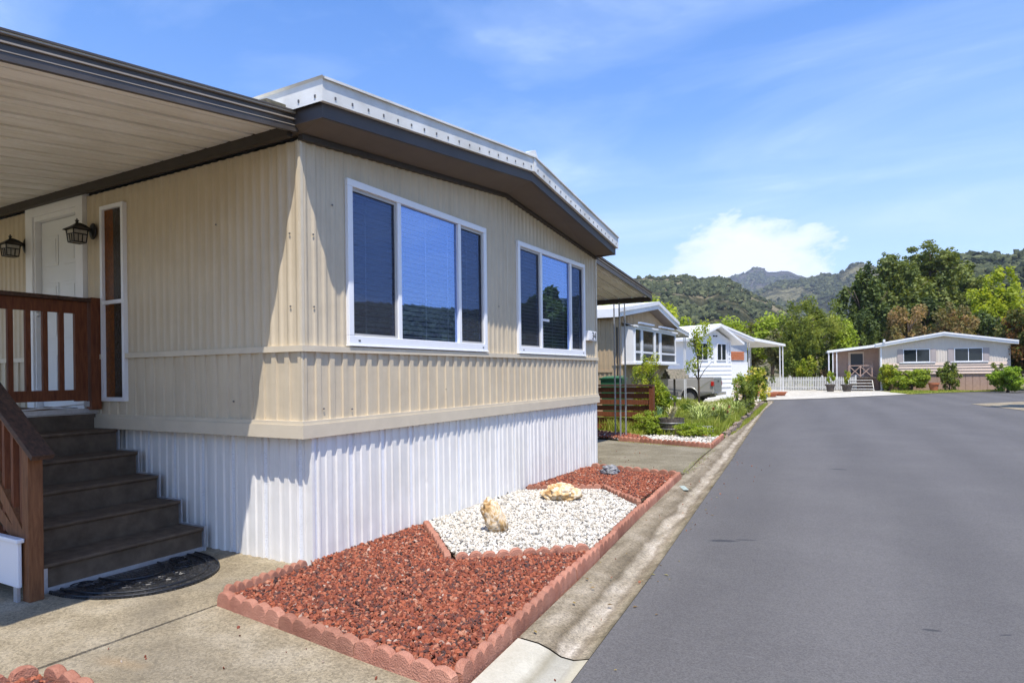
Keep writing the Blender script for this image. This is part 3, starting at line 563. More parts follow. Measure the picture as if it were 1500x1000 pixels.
# roof: prow-shaped eave. points = (x, y, z of the fascia's lower edge)
A, Rg, F = (0.34, -0.08, 3.415), (0.47, 3.02, 3.715), (0.43, 5.76, 3.325)
A = (0.34, -0.09, 3.41); F = (0.40, 5.98, 3.335)
def P(p, dz=0, dx=0, dy=0): return (p[0] + dx, p[1] + dy, p[2] + dz)
fa = MB()
for a, b, h0, h1 in ((A, Rg, .115, .115), (Rg, F, .115, .115)):
    fa.quad(P(a), P(b), P(b, h1), P(a, h0)); fa.quad(P(a, 0, -.03), P(b, 0, -.03), P(b), P(a))
for e in (A, F):
    fa.quad((BACKX, e[1], e[2]), P(e), P(e, .115), (BACKX, e[1], e[2] + .115))
fa.build('fascia', M['charcoal'], house)
so = MB()
so.quad(P(A, .004, -.03), P(Rg, .004, -.03), (0.0, RY, 3.665), (0.0, 0, 3.365)); so.quad(P(Rg, .004, -.03), P(F, .004, -.03), (0, L, 3.345), (0, RY, 3.665))
so.quad((BACKX, A[1], A[2] + .004), (BACKX, 0, 3.365), (0, 0, 3.365), P(A, .004, -.03))
so.build('soffit', M['soffit'], house)
dk = MB()   # dark frieze strip where wall meets soffit
for (y0, z0), (y1, z1) in (((-.02, 3.335), (RY, 3.648)), ((RY, 3.648), (L + .01, 3.332))):
    dk.prism([(0.0, y0, z0 - .012), (0.0, y1, z1 - .012), (0.0, y1, z1 + .03), (0.0, y0, z0 + .03)], (0.055, 0, 0))
dk.build('frieze_strip', M['dark_brown'], house)
wm = MB(); sc = MB(); H0, H1 = .115, .265
def lip(a, b):
    wm.quad(P(a, H0 - .012, .035), P(b, H0 - .012, .035), P(b, H1, .035), P(a, H1, .035))
    wm.quad(P(a, H0 - .012, .0), P(b, H0 - .012, .0), P(b, H0 - .012, .035), P(a, H0 - .012, .035))
    wm.quad(P(a, H1, .035), P(b, H1, .035), P(b, H1 - .004, .055), P(a, H1 - .004, .055))
    wm.quad(P(a, H1 - .004, .055), P(b, H1 - .004, .055), P(b, H1 + .014, .055), P(a, H1 + .014, .055))
    wm.quad(P(a, H1 + .014, .055), P(b, H1 + .014, .055), P(b, H1 + .02, -.12), P(a, H1 + .02, -.12))
lip(P(A, 0, 0, -.035), Rg); lip(Rg, P(F, 0, 0, .035))
for e, s_ in ((A, -1), (F, 1)):
    y = e[1] + s_ * .035
    wm.quad((BACKX, y, e[2] + H0 - .012), (e[0] + .035, y, e[2] + H0 - .012), (e[0] + .035, y, e[2] + H1), (BACKX, y, e[2] + H1))
    wm.quad((BACKX, y, e[2] + H1), (e[0] + .055, y, e[2] + H1), (e[0] + .055, y + s_ * .02, e[2] + H1 + .014), (BACKX, y + s_ * .02, e[2] + H1 + .014))
wm.box(-1.6, -1.585, A[1] - .042, A[1] - .036, A[2] + H0, A[2] + H1)   # lap joint
wm.box(Rg[0] + .036, Rg[0] + .042, Rg[1] - .03, Rg[1] + .03, Rg[2] + H0 - .012, Rg[2] + H1 + .01)
def screw(p, ax):
    x, y, z = p
    if ax == 'x': sc.box(x, x + .006, y - .007, y + .007, z - .010, z + .010)
    else: sc.box(x - .007, x + .007, y - .006, y, z - .010, z + .010)
for a, b in ((A, Rg), (Rg, F)):
    n = int((Vector(b) - Vector(a)).length / 0.165)
    for k in range(n):
        t_ = (k + .5) / n; q = Vector(a).lerp(Vector(b), t_); screw((q.x + .036, q.y, q.z + H0 + .035), 'x')
for k in range(24): screw((.30 - k * .17, A[1] - .036, A[2] + H0 + .035), 'y')
wm.add(sc.v, sc.f, 1); wm.build('roof_edge_metal', [M['metal_white'], M['screw']], house)
rf = MB()
RZ = .02 + H1
rf.quad(P(A, RZ, -.1), P(Rg, RZ, -.1), (BACKX, RY, Rg[2] + RZ), (BACKX, A[1], A[2] + RZ)); rf.quad(P(Rg, RZ, -.1), P(F, RZ, -.1), (BACKX, F[1], F[2] + RZ), (BACKX, RY, Rg[2] + RZ))
rf.poly([(BACKX, A[1], A[2]), (BACKX, F[1], F[2]), (BACKX, F[1], F[2] + RZ), (BACKX, RY, Rg[2] + RZ), (BACKX, A[1], A[2] + RZ)])
rf.build('roof', M['roof'], house)
rc = MB(); rc.prism([(Rg[0] + .03, Rg[1] - .20, Rg[2] + H1 + .0), (Rg[0] + .03, Rg[1] + .12, Rg[2] + H1 + .0), (Rg[0] + .03, Rg[1] + .04, Rg[2] + H1 + .10), (Rg[0] + .03, Rg[1] - .01, Rg[2] + H1 + .085)], (-.5, 0, 0))
rc.build('ridge_cap', M['metal_white'], house)

def window(w, glass_layout, off=0.0):
    y0, y1, z0, z1 = w
    f = MB(); X0, X1 = -.02, .034
    fw_ = .060
    f.box(X0, X1, y0, y1, z1 - fw_, z1); f.box(X0, X1, y0, y1, z0, z0 + .075); f.box(X0, X1, y0, y0 + fw_, z0 + .075, z1 - fw_); f.box(X0, X1, y1 - fw_, y1, z0 + .075, z1 - fw_)
    f.box(X0, X1 + .012, y0 - .006, y1 + .006, z0 - .014, z0 - .001)
    m1, m2 = y0 + (y1 - y0) * .305, y0 + (y1 - y0) * .755
    for m_ in (m1, m2): f.box(X0, X1 - .004, m_ - .026, m_ + .026, z0 + .075, z1 - fw_)
    fo = f.build('window', M['vinyl'], house, bevel=.004)
    s = MB(); zt, zb = z1 - fw_, z0 + .075
    for a, b in ((y0 + fw_, m1 - .026), (m2 + .026, y1 - fw_)):
        t_ = .022
        s.box(.004, .014, a, b, zt - t_ - .008, zt); s.box(.004, .014, a, b, zb, zb + t_); s.box(.004, .014, a, a + t_ * .6, zb + t_, zt - t_ - .008); s.box(.004, .014, b - t_ * 1.3, b, zb + t_, zt - t_ - .008)
        s.build('sash', M['frame_grey'], fo); s = MB()
    g = MB(); g.quad((.0, m1, zb), (.0, m2, zb), (.0, m2, zt), (.0, m1, zt)); g.build('centre_pane', M['glass'], fo)
    for a, b in ((y0 + fw_, m1 - .026), (m2 + .026, y1 - fw_)):
        g = MB(); g.quad((-.006, a, zb), (-.006, b, zb), (-.006, b, zt), (-.006, a, zt)); g.build('side_pane', M['glass'], fo)
        g = MB(); g.quad((.007, a, zb), (.007, b, zb), (.007, b, zt), (.007, a, zt)); g.build('insect_screen', M['screen'], fo)
    bl = MB(); z = zb + .01; k = 0
    while z < zt:
        bl.quad((-.055, y0 + .07, z + .030), (-.055, y1 - .07, z + .030), (-.080, y1 - .07, z), (-.080, y0 + .07, z)); z += .047
    for y in (y0 + .3, m1 + .12, (m1 + m2) / 2, m2 - .12, y1 - .3): bl.box(-.053, -.051, y - .008, y + .008, zb, zt)
    bl.build('blind', M['blind'], fo)
    c = MB()
    for y in (y0 + .12, y1 - .1): c = MB(); c.box(X1, X1 + .003, y - .013, y + .013, z0 + .030, z0 + .042); c.build('weep_cover', M['dark_trim'], fo)
    return fo
window(W1, None); window(W2, None)
hc = MB(); hc.box(.001, .006, W2[0] + .69, W2[0] + .93, W2[2] + .44, W2[2] + .475); hc.build('white_sticker', M['white'], house)

# narrow amber sidelight beside the door
sl = MB(); z0, z1 = 1.285, 3.185
def fr(mb, x0, x1, z0, z1, w, ya, yb): # frame in plane y
    mb.box(x0, x1, ya, yb, z1 - w, z1); mb.box(x0, x1, ya, yb, z0, z0 + w); mb.box(x0, x0 + w, ya, yb, z0 + w, z1 - w); mb.box(x1 - w, x1, ya, yb, z0 + w, z1 - w)
fr(sl, -SX1, -SX0, z0, z1, .038, -.040, .02); sl.box(-SX1 + .038, -SX0 - .038, -.036, .02, 2.225, 2.262)
slo = sl.build('sidelight_window', M['vinyl'], house)
g = MB()
for a, b in ((z0 + .038, 2.225), (2.262, z1 - .038)):
    xa, xb = -SX1 + .038, -SX0 - .038; xm = xa + (xb - xa) * .46
    g.quad((xa, -.012, a), (xm, -.012, a), (xm, -.012, b), (xa, -.012, b), 0); g.quad((xm, -.012, a), (xb, -.012, a), (xb, -.012, b), (xm, -.012, b), 1)
g.build('amber_pane', [M['amber'], M['amber_dark']], slo)

# entry door
df = MB(); zf = 1.20; top = 3.40
df.box(-DX1 - .04, -DX0 - .10 + .13, -.050, .02, top - .15, top); df.box(-DX1 - .04, -DX1 + .10, -.050, .02, zf, top - .15); df.box(-DX0 - .10, -DX0 + .03, -.050, .02, zf, top - .15)
df.box(-DX1 + .10, -DX1 + .125, -.03, .1, zf, top - .15); df.box(-DX0 - .12, -DX0 - .10, -.03, .1, zf, top - .15); df.box(-DX1 + .125, -DX0 - .12, -.03, .1, top - .20, top - .15)
df.box(-DX1, -DX0, -.06, .1, zf - .04, zf)
dfo = df.build('door_frame', M['white'], house, bevel=.004)
dr = MB(); xa, xb, za, zb_ = -DX1 + .13, -DX0 - .12, zf + .01, top - .205
dr.box(xa, xb, .030, .070, za, zb_)
w_ = (xb - xa)
for cx_ in (xa + w_ * .28, xa + w_ * .72):
    for c, h in ((za + .35, .24), (za + 1.02, .30), (za + 1.66, .16)):
        for t_, yy in ((.0, .0225), (.028, .0265)):
            a, b, q, r_ = cx_ - w_ * .15 + t_, cx_ + w_ * .15 - t_, c - h + t_, c + h - t_
            dr.box(a, b, yy, .0299, q, r_) if t_ == 0 else dr.box(a + .01, b - .01, .017, .0224, q + .01, r_ - .01)
dro = dr.build('door', M['door'], dfo, bevel=.003)
hd = MB(); hd.lathe([(0, 0), (.03, .002), (.03, .012), (.012, .02), (.012, .045), (.028, .055), (.03, .075), (.0, .085)], (0, 0, 0), 14)
hd.v = [(xa + .07 + x, .03 - z, zf + 1.0 + y) for x, y, z in hd.v]; hd.build('door_knob', M['alu'], dfo, smooth=True)

# ------------------------------------------------------------------ metal awnings either side of the home
def awning(name, label, xe, y0, y1, z0, z1, sgn, xback, dark, beam_z=.10):
    """ribbed pan roof falling from the wall at y0 to y1; xe = street edge"""
    t = thing(name, label, 'awning', (xe, y0, 0)); OF = (xe, y0, 0)
    s = (z1 - z0) / (y1 - y0); zz = lambda y: z0 + s * (y - y0)
    p = MB(); x = xe - .02; PR = [(0, 0), (.085, 0), (.092, .05), (.128, .05), (.135, 0), (.205, 0), (.209, .014), (.222, .014), (.226, 0), (.30, 0)]
    while x > xback:
        for (a, da), (b, db) in zip(PR[:-1], PR[1:]):
            p.quad((x - a, y0, zz(y0) + da), (x - b, y0, zz(y0) + db), (x - b, y1, zz(y1) + db), (x - a, y1, zz(y1) + da))
        x -= .30
    p.build('ribbed_roof_panel', M['pan'], t, OF)
    e = MB(); ya, yb = (y0, y1) if y0 < y1 else (y1, y0)
    def rail(dx0, dx1, dz0, dz1, m):
        a, b = y0 - sgn * .0, y1
        e.prism([(xe + dx0, a, zz(a) + dz0), (xe + dx1, a, zz(a) + dz0), (xe + dx1, a, zz(a) + dz1), (xe + dx0, a, zz(a) + dz1)], (0, b - a, zz(b) - zz(a)), m)
    for r_ in ((-.02, .012, -.055, -.012, 0), (-.02, .016, -.0118, -.006, 1), (-.02, .008, -.0058, .030, 0), (-.03, .024, .0302, .040, 1), (-.03, .004, .0402, .075, 0), (-.03, .030, .0752, .080, 1), (-.03, .026, .0802, .088, 2), (-.03, .034, .0882, .100, 0)): rail(*r_)
    e.build('edge_gutter', [M[dark], M['taupe'] if dark == 'brown_metal' else M['white'], M['tan_trim'] if dark == 'brown_metal' else M['white']], t, OF)
    b = MB(); a, c = sorted((y1, y1 - sgn * .07))
    b.box(xback, xe + .01, a, c, zz(y1) - beam_z, zz(y1) - .003); b.build('front_beam', M['dark_brown'] if dark == 'brown_metal' else M[dark], t, OF)
    l = MB(); a, c = sorted((y0, y0 + sgn * .05)); l.box(xback, xe - .05, a, c, zz(y0) - .085, zz(y0) - .004)
    l.build('wall_ledger', M['dark_brown'] if dark == 'brown_metal' else M[dark], t, OF)
    return t, OF, zz
def post_set(t, OF, bars, ztop, m, plate=None):
    for x, y in bars:
        p = MB(); p.box(x - .014, x + .014, y - .014, y + .014, 0.012, ztop); p.build('post', m, t, OF)
    if plate:
        p = MB()
        for (a, b) in plate: p.beam((*a, .014), (*b, .014), .06, .026)
        p.build('base_plate', m, t, OF)
aw, OF, zz = awning('porch_awning', 'tan ribbed metal awning over the entry stairs with dark brown edge gutter', .03, -.055, -2.70, 3.425, 3.07, -1, -9.0, 'brown_metal')
post_set(aw, OF, [(-.9, -2.62), (-.9, -2.45), (-5.2, -2.62)], 3.0, M['alu'])
fl = MB(); fl.box(-9, -.02, -.12, -.004, 3.505, 3.512); fl.box(-9, -.02, -.0105, -.004, 3.36, 3.505); fl.build('sun_leak_cover', M['brown_metal'], aw, OF)  # added cover strips, keeping sun from leaking between awning and wall
nub = MB(); nub.prism([(-.01, -.10, 3.52), (-.01, -.34, 3.488), (-.01, -.34, 3.53), (-.01, -.30, 3.55), (-.01, -.12, 3.565)], (-.05, 0, 0)); nub.build('leaf_clump', M['shingle'], aw, OF)
aw2, OF, zz = awning('carport_awning', 'tan ribbed metal awning over the driveway at the far end of the beige home', -.32, 6.16, 10.25, 3.56, 3.15, 1, -9.0, 'brown_metal')
post_set(aw2, OF, [(-1.27, 10.45), (-1.03, 10.13), (-1.00, 10.40)], 3.06, M['alu'], [((-1.27, 10.45), (-1.02, 10.11))])
post_set(aw2, OF, [(-5.2, 10.2), (-7.9, 10.2)], 3.04, M['alu'])

# ------------------------------------------------------------------ house number light on the far end of the front wall
ns = thing('house_number_sign', 'small white box sign with black number 34 beside the far window', 'sign', (0.015, 5.80, 2.075)); 
b = MB(); b.box(0, .055, -.165, .165, -.075, .075); b.box(.0552, .060, -.150, .150, -.062, .062); b.build('sign_box', M['white'], ns, bevel=.004)
def text_mesh(name, body, size, m, parent, loc, rot, ext=.002):
    cu = bpy.data.curves.new(name, 'FONT'); cu.body = body; cu.size = size; cu.align_x = 'CENTER'; cu.align_y = 'CENTER'; cu.extrude = ext
    o = bpy.data.objects.new(name, cu); dg = None; col.objects.link(o); bpy.context.view_layer.update()
    me = bpy.data.meshes.new_from_object(o.evaluated_get(bpy.context.evaluated_depsgraph_get())); bpy.data.objects.remove(o)
    me.materials.clear(); me.materials.append(m); q = bpy.data.objects.new(name, me); col.objects.link(q); q.parent = parent; q.location = loc; q.rotation_euler = rot; return q
text_mesh('numerals', '34', .165, M['black_iron'], ns, (.0625, .045, -.002), (R(90), 0, R(90)))

# ------------------------------------------------------------------ wall lanterns
def lantern(loc, label):
    t = thing('wall_lantern', label, 'wall lantern', loc, 0, 'black wall lanterns either side of the entry door')
    a = MB(); a.lathe([(0, 0), (.06, 0), (.06, .010), (.045, .020), (.018, .03), (0, .034)], n=16); a.v = [(x, -z, y * 1.35) for x, y, z in a.v]; a.build('back_plate', M['black_iron'], t, smooth=True)
    a = MB(); a.tube([(0, -.02, .0), (0, -.07, .035), (0, -.12, .05), (0, -.16, .045)], [.016, .013, .012, .012], 8); a.build('arm', M['black_iron'], t, smooth=True)
    cy_ = -.150
    K_ = .66; r_ = MB(); pr = [(.135, -.022), (.128, -.010), (.062, .028), (.034, .050), (.016, .062), (.012, .085), (.020, .092), (.020, .100), (.006, .108), (.006, .122), (0, .126)]
    vs = []; fs = []; pr = [(a_ * K_, b_ * .80) for a_, b_ in pr]
    for rr, z in pr: vs += [(rr * a_, cy_ + rr * b_, z) for a_, b_ in ((1, 1), (-1, 1), (-1, -1), (1, -1))]
    for i in range(len(pr) - 1):
        for k in range(4): fs.append((i * 4 + k, i * 4 + (k + 1) % 4, i * 4 + 4 + (k + 1) % 4, i * 4 + 4 + k))
    r_.add(vs, fs); r_.build('lantern_roof', M['black_iron'], t)
    c = MB(); w0, w1, zt_, zb = .066, .054, -.014, -.135
    for sx in (-1, 1):
        for sy in (-1, 1): c.beam((sx * w0, cy_ + sy * w0, zt_), (sx * w1, cy_ + sy * w1, zb), .009, .009)
    for z, w in ((zt_, w0), (-.058, .0612), (zb, w1)):
        for s_ in (-1, 1): c.beam((-w, cy_ + s_ * w, z), (w, cy_ + s_ * w, z), .008, .008); c.beam((s_ * w, cy_ - w, z), (s_ * w, cy_ + w, z), .010, .010)
    for s_ in (-1, 1):
        for u in (-.33, .33):
            c.beam((u * (.0612), cy_ + s_ * (.0612), -.058), (u * w1, cy_ + s_ * w1, zb), .007, .007); c.beam((s_ * (.0612), cy_ + u * (.0612), -.058), (s_ * w1, cy_ + u * w1, zb), .007, .007)
    c.build('cage', M['black_iron'], t)
    g = MB(); w0 -= .006; w1 -= .006
    for (a, b), (d, e) in (((-1, -1), (1, -1)), ((1, -1), (1, 1)), ((1, 1), (-1, 1)), ((-1, 1), (-1, -1))):
        g.quad((a * w1, cy_ + b * w1, zb), (d * w1, cy_ + e * w1, zb), (d * w0, cy_ + e * w0, zt_), (a * w0, cy_ + b * w0, zt_))
    g.build('lamp_glass', M['lampglass'], t); return t
l1 = lantern((-2.87, -.022, 2.965), 'black iron lantern on the wall right of the entry door, beside the amber window')
copy_thing(l1, (-4.20, -.022, 2.965), 0, 'black iron lantern on the wall left of the entry door, at the picture edge')

# ------------------------------------------------------------------ entry stairs
st = thing('entry_stairs', 'brown carpeted stairs with dark stained rails climbing to the entry door', 'stairs', (-1.24, -.66, 0)); OF = (-1.24, -.66, 0)
RUN, RISE, YL, YR = .322, .2035, -1.245, -.012
for k in range(6):
    x1 = -1.24 - k * RUN; z1 = RISE * (k + 1) - (0.0 if k < 5 else .02)
    b = MB(); b.prism([(x1, YR, RISE * k - .02 if k else .03), (x1 + .0, YR, z1 - .035), (x1 + .022, YR, z1 - .024), (x1 + .026, YR, z1 - .008), (x1 + .016, YR, z1), (x1 - RUN - .03, YR, z1), (x1 - RUN - .03, YR, RISE * k - .02 if k else .03)], (0, YL - YR, 0))
    b.build('carpeted_step', M['carpet'], st, OF, bevel=.006)
b = MB(); b.box(-6.2, -1.24 - 6 * RUN - .001, YL, YR, 1.08, 1.198); b.build('landing', M['carpet'], st, OF)
e = MB()
e.box(-1.238, -1.228, YL - .02, YR + .03, .0, .036); e.box(-1.238, -1.226, YL - .022, YL + .032, .0365, .19)
for k in range(6):
    x1 = -1.24 - k * RUN; z1 = RISE * (k + 1)
    e.box(x1 - .01, x1 + .030, YR, YR + .014, RISE * k, z1 + .012); e.box(x1 - RUN + .03, x1 - .012, YR, YR + .014, z1 + .0, z1 + .012)
e.box(-2.86, -2.845, YL, YR + .02, 1.16, 1.2)
e.box(-2.835, -2.822, YL, YR + .01, 1.172, 1.215)
e.build('metal_edge_trim', M['alu'], st, OF)
ss = MB()
ss.prism([(-1.30, YL - .002, .0), (-1.30, YL - .002, .14), (-3.2, YL - .002, 1.18), (-6.2, YL - .002, 1.18), (-6.2, YL - .002, 1.0), (-3.3, YL - .002, 1.0)], (0, -.038, 0)); ss.build('side_stringer', M['red_wood'], st, OF)
np_ = MB(); np_.prism([(-1.115, -1.375, .0), (-1.115, -1.285, .0), (-1.115, -1.285, 1.07), (-1.115, -1.375, 1.07)], (-.09, 0, 0)); np_.build('newel_post', M['light_wood'], st, OF, bevel=.004)
sl_ = RISE / RUN
hr = MB()
def hp(x, dz): return (x, -1.335, 1.10 + (-1.12 - x) * sl_ * .98 + dz)
hr.beam(hp(-1.0, -.045), hp(-2.95, 0.01), .135, .040, 0); hr.build('handrail', M['dark_wood'], st, OF, bevel=.004)
hr = MB(); hr.beam(hp(-1.14, -.10), hp(-2.9, -.058), .040, .085); hr.build('upper_rail', M['light_wood'], st, OF)
hr = MB(); hr.beam(hp(-1.20, -.83), hp(-2.9, -.80), .040, .085); hr.build('lower_rail', M['light_wood'], st, OF)
hr = MB(); hr.beam((-1.16, -1.345, .36), (-1.75, -1.345, .92), .04, .085); hr.build('brace', M['light_wood'], st, OF)
for k in range(14):
    x = -1.26 - k * .125; b = MB(); b.beam(hp(x, -.90), hp(x, -.09), .036, .036, up=(0, 1, 0)); b.build('baluster', M['red_wood'], st, OF)
# gate across the head of the stairs
gx = -2.80
gp = MB(); gp.box(gx - .05, gx + .045, -.115, -.022, 1.205, 2.295); gp.build('newel_post', M['red_wood'], st, OF, bevel=.004)
gr = MB(); gr.box(gx - .07, gx + .06, -1.36, -.118, 2.245, 2.283); gr.build('gate_cap_rail', M['dark_wood'], st, OF, bevel=.004)
gr = MB(); gr.box(gx - .02, gx + .02, -1.30, -.16, 2.13, 2.2445); gr.box(gx - .02, gx + .02, -1.30, -.16, 1.30, 1.40); gr.box(gx - .0205, gx + .0205, -.245, -.135, 1.29, 2.2445); gr.build('gate_frame', M['red_wood'], st, OF)
for k in range(7):
    y = -.36 - k * .137; b = MB(); b.box(gx - .018, gx + .018, y - .020, y + .020, 1.4005, 2.1295); b.build('gate_baluster', M['red_wood'], st, OF)
gl = MB(); gl.beam((gx + .03, -.75, 1.225), (gx + .03, -.14, 1.262), .012, .012); gl.box(gx + .022, gx + .032, -.18, -.13, 1.235, 1.285); gl.build('gate_latch_rod', M['alu'], st, OF)
ps = MB(); ps.box(-2.75, -2.68, -1.375, -1.285, .0, 2.28); ps.build('landing_post', M['red_wood'], st, OF)

# white panel beside the stairs
wb = thing('white_panel', 'white panel with a ledge against the stair side, left of the newel post', 'panel', (-1.75, -1.40, 0))
b = MB(); b.box(-.70, .57, -.012, .012, .10, .40); b.build('board', M['white_box'], wb, bevel=.004)
b = MB(); b.box(-.72, .59, -.028, .022, .402, .432); b.build('ledge', M['white_box'], wb, bevel=.006)
for x in (-.6, .50): b = MB(); b.box(x, x + .05, -.01, .01, 0, .0995); b.build('foot', M['alu'], wb)

# half-moon doormat
dm = thing('doormat', 'black rubber half-moon doormat with scrollwork in front of the lowest step', 'doormat', (-1.20, -.66, 0))
mm = bpy.data.materials.new('scroll_rubber'); mm.use_nodes = True; t = mm.node_tree; b_ = t.nodes['Principled BSDF']; b_.inputs['Base Color'].default_value = (.020, .020, .021, 1); b_.inputs['Roughness'].default_value = .42
tc = N(t, 'ShaderNodeTexCoord'); w = N(t, 'ShaderNodeTexWave', wave_type='RINGS', i_Scale=9.0, i_Distortion=6.0, i_Detail=1.0, i_Detail_Scale=3.5); t.links.new(tc.outputs['Object'], w.inputs['Vector'])
bp = N(t, 'ShaderNodeBump', i_Strength=1.0, i_Distance=0.012); t.links.new(w.outputs['Fac'], bp.inputs['Height']); t.links.new(bp.outputs[0], b_.inputs['Normal'])
b = MB(); n = 40; pts = [(.74 * math.sin(math.pi * k / n) ** .9, .56 * math.cos(math.pi * k / n)) for k in range(n + 1)]
b.prism([(x, y, .001) for x, y in pts], (0, 0, .011)); b.build('mat_base', mm, dm)
b = MB()
for s_, h in ((.985, .0), (.86, 0), (.40, 0)):
    q = [(x * s_, y * s_, .0165) for x, y in pts]; b.tube(q, .008, 6)
b.build('raised_border', M['rubber'], dm)
b = MB(); random.seed(5)
for k in range(16):
    a = math.pi * (k + .5) / 16; r0 = .62; cx_, cy_ = .72 * r0 * math.sin(a), .56 * r0 * 1.02 * math.cos(a); sp = []
    for i in range(26):
        th = i * .42 + a * 2; rr = .012 + .0028 * i; sp.append((cx_ + rr * math.cos(th) * (1 if k % 2 else -1), cy_ + rr * math.sin(th), .015))
    b.tube(sp, .0055, 5)
b.build('raised_scrolls', M['rubber'], dm)

# ------------------------------------------------------------------ scalloped edging blocks
def edging_mesh(length, seed, H=.104, T=.058, n_sc=None):
    """one concrete edging block: scalloped top, slightly rough"""
    rn = random.Random(seed); sc_ = .118; dmp = [rn.uniform(.80, 1.05) for _ in range(9)]; chip = rn.uniform(-.3, .3); n = max(1, round(length / sc_)); s = length / n; per = 8; vs = []; fs = []
    N_ = n * per
    for i in range(N_ + 1):
        x = -length / 2 + length * i / N_; ph = (i % per) / per; zt = H - .036 + .036 * math.sin(math.pi * ph) ** .62 * dmp[min(8, i // per)] - (.012 if abs(x - chip) < .012 else 0)
        zt += noise.noise(Vector((x * 30, seed, 0))) * .005; j = noise.noise(Vector((x * 22, seed, 9))) * .0040
        y0, y1 = -T / 2 + j, T / 2 + j
        vs += [(x, y0 - .002, -.02), (x, y0, zt * .55), (x, y0 + .004, zt - .006), (x, y0 + .012, zt), (x, y1 - .012, zt + .0005), (x, y1 - .004, zt - .006), (x, y1, zt * .55), (x, y1 + .002, -.02)]
    for i in range(N_):
        for k in range(8): a = i * 8; fs.append((a + k, a + (k + 1) % 8, a + 8 + (k + 1) % 8, a + 8 + k))
    fs += [tuple(range(8)), tuple(range(N_ * 8, N_ * 8 + 8))[::-1]]
    me = bpy.data.meshes.new('edging_block'); me.from_pydata(vs, [], [f[::-1] for f in fs]); me.materials.append(M['terra']); me.update(); return me
EM = [edging_mesh(.585, s) for s in range(9)]
ORD = ['first', 'second', 'third', 'fourth', 'fifth', 'sixth', 'seventh', 'eighth', 'ninth', 'tenth', 'eleventh', 'twelfth', 'thirteenth']
def edging(a, b, where, group, gap=.006, L_=.59, z=0.0, sink=0.0):
    a, b = Vector((*a, 0)), Vector((*b, 0)); d = (b - a); n = max(1, round(d.length / L_)); s = d.length / n; ang = math.atan2(d.y, d.x)
    for k in range(n):
        c = a + d * ((k + .5) / n); o = bpy.data.objects.new('edging_block', EM[(k * 5 + n) % 9]); col.objects.link(o)
        o.location = (c.x + random.uniform(-.004, .004), c.y + random.uniform(-.004, .004), z - sink + random.uniform(-.004, .002)); o.rotation_euler = (random.uniform(-.06, .06), random.uniform(-.012, .012), ang + random.uniform(-.014, .014)); o.scale = ((s - gap) / .585, 1, 1)
        word = 'only' if n == 1 else ORD[k]
        tag(o, f'{word} terracotta scalloped edging block {where}', 'edging block', group)
random.seed(11)
P1, P2, P3, P4 = (.075, -.79), (2.10, -1.03), (1.50, 5.42), (.06, 5.72)
G1 = 'terracotta scalloped blocks edging the gravel bed in front of the home'
edging(P1, P2, 'from the left along the walk at the near end', G1)
edging((.045, -.74), (.03, -.02), 'from the near corner back to the home corner', G1, L_=.36)
edging((2.085, -.98), P3, 'from the near corner along the gutter', G1)
edging((1.47, 5.45), P4, 'from the gutter along the far end of the bed', G1)
edging((.07, 1.44), (.93, .60), 'from the skirting along the left of the pebbles', G1)
edging((.98, .62), (1.80, 1.36), 'from the near tip of the pebbles to the gutter', G1)
edging((.06, 3.55), (.88, 4.02), 'from the skirting along the far side of the pebbles', G1)
edging((.92, 4.02), (1.60, 3.30), 'from the far tip of the pebbles to the gutter', G1)
G2 = 'terracotta scalloped blocks edging the small bed at the lower left'
edging((.25, -1.885), (2.3, -2.0), 'from the corner of the lower-left bed going right', G2)
edging((.20, -1.92), (.05, -4.2), 'from the corner of the lower-left bed going left', G2)
G3 = 'terracotta scalloped blocks edging the pebble strip beyond the driveway'
edging((-.95, 9.80), (1.13, 9.25), 'from the awning post along the far side of the driveway', G3)
edging((1.13, 9.32), (.96, 11.3), 'from the driveway along the gutter beyond it', G3)

# ------------------------------------------------------------------ loose rock
def inpoly(P, poly):
    x, y = P[:, 0], P[:, 1]; c = np.zeros(len(P), bool); n = len(poly)
    for i in range(n):
        (x0, y0), (x1, y1) = poly[i], poly[(i + 1) % n]
        k = ((y0 > y) != (y1 > y)) & (x < (x1 - x0) * (y - y0) / (y1 - y0 + 1e-12) + x0); c ^= k
    return c
def rocks(name, poly, step, size, z, m, label, seed, sq=(1, 1, .75), base=ICO0, jit=.28, layers=2, fill=None):
    rn = np.random.default_rng(seed); xs, ys = [p[0] for p in poly], [p[1] for p in poly]; A_l = []
    for l in range(layers):
        gx_, gy_ = np.meshgrid(np.arange(min(xs), max(xs), step), np.arange(min(ys), max(ys), step))
        p = np.stack([gx_.ravel(), gy_.ravel()], 1) + rn.uniform(-.55, .55, (gx_.size, 2)) * step; p = p[inpoly(p, poly)]
        hz = np.array([noise.noise(Vector((a * 1.7, b * 1.7, seed))) for a, b in p]) * .008
        A_l.append(np.column_stack([p, z + hz + l * size * .45 + rn.uniform(-.3, .3, len(p)) * size]))
    P_ = np.concatenate(A_l); S = size * rn.uniform(.5, 1.15, len(P_)); tone = rn.beta(2.2, 2.0, len(P_))
    o = lumps(name, P_, S, tone, m, rn, base, jit, sq)
    return tag(o, label, 'gravel', kind='stuff')
BIN = .035
bedA = [(.10, -.74), (2.05, -.98), (1.84, 1.31), (.96, .57), (.08, 1.38), (-.01, 1.42), (-.01, .06), (.08, .03)]
bedB = [(.0, 1.50), (.10, 1.50), (.96, .68), (1.81, 1.42), (1.60, 3.22), (.92, 3.94), (.05, 3.48), (.0, 3.5)]
bedC = [(.0, 3.60), (.90, 4.10), (1.56, 3.40), (1.45, 5.36), (.06, 5.65), (.0, 5.6)]
bedD = [(.25, -1.93), (2.25, -2.05), (2.4, -4.5), (.08, -4.2)]
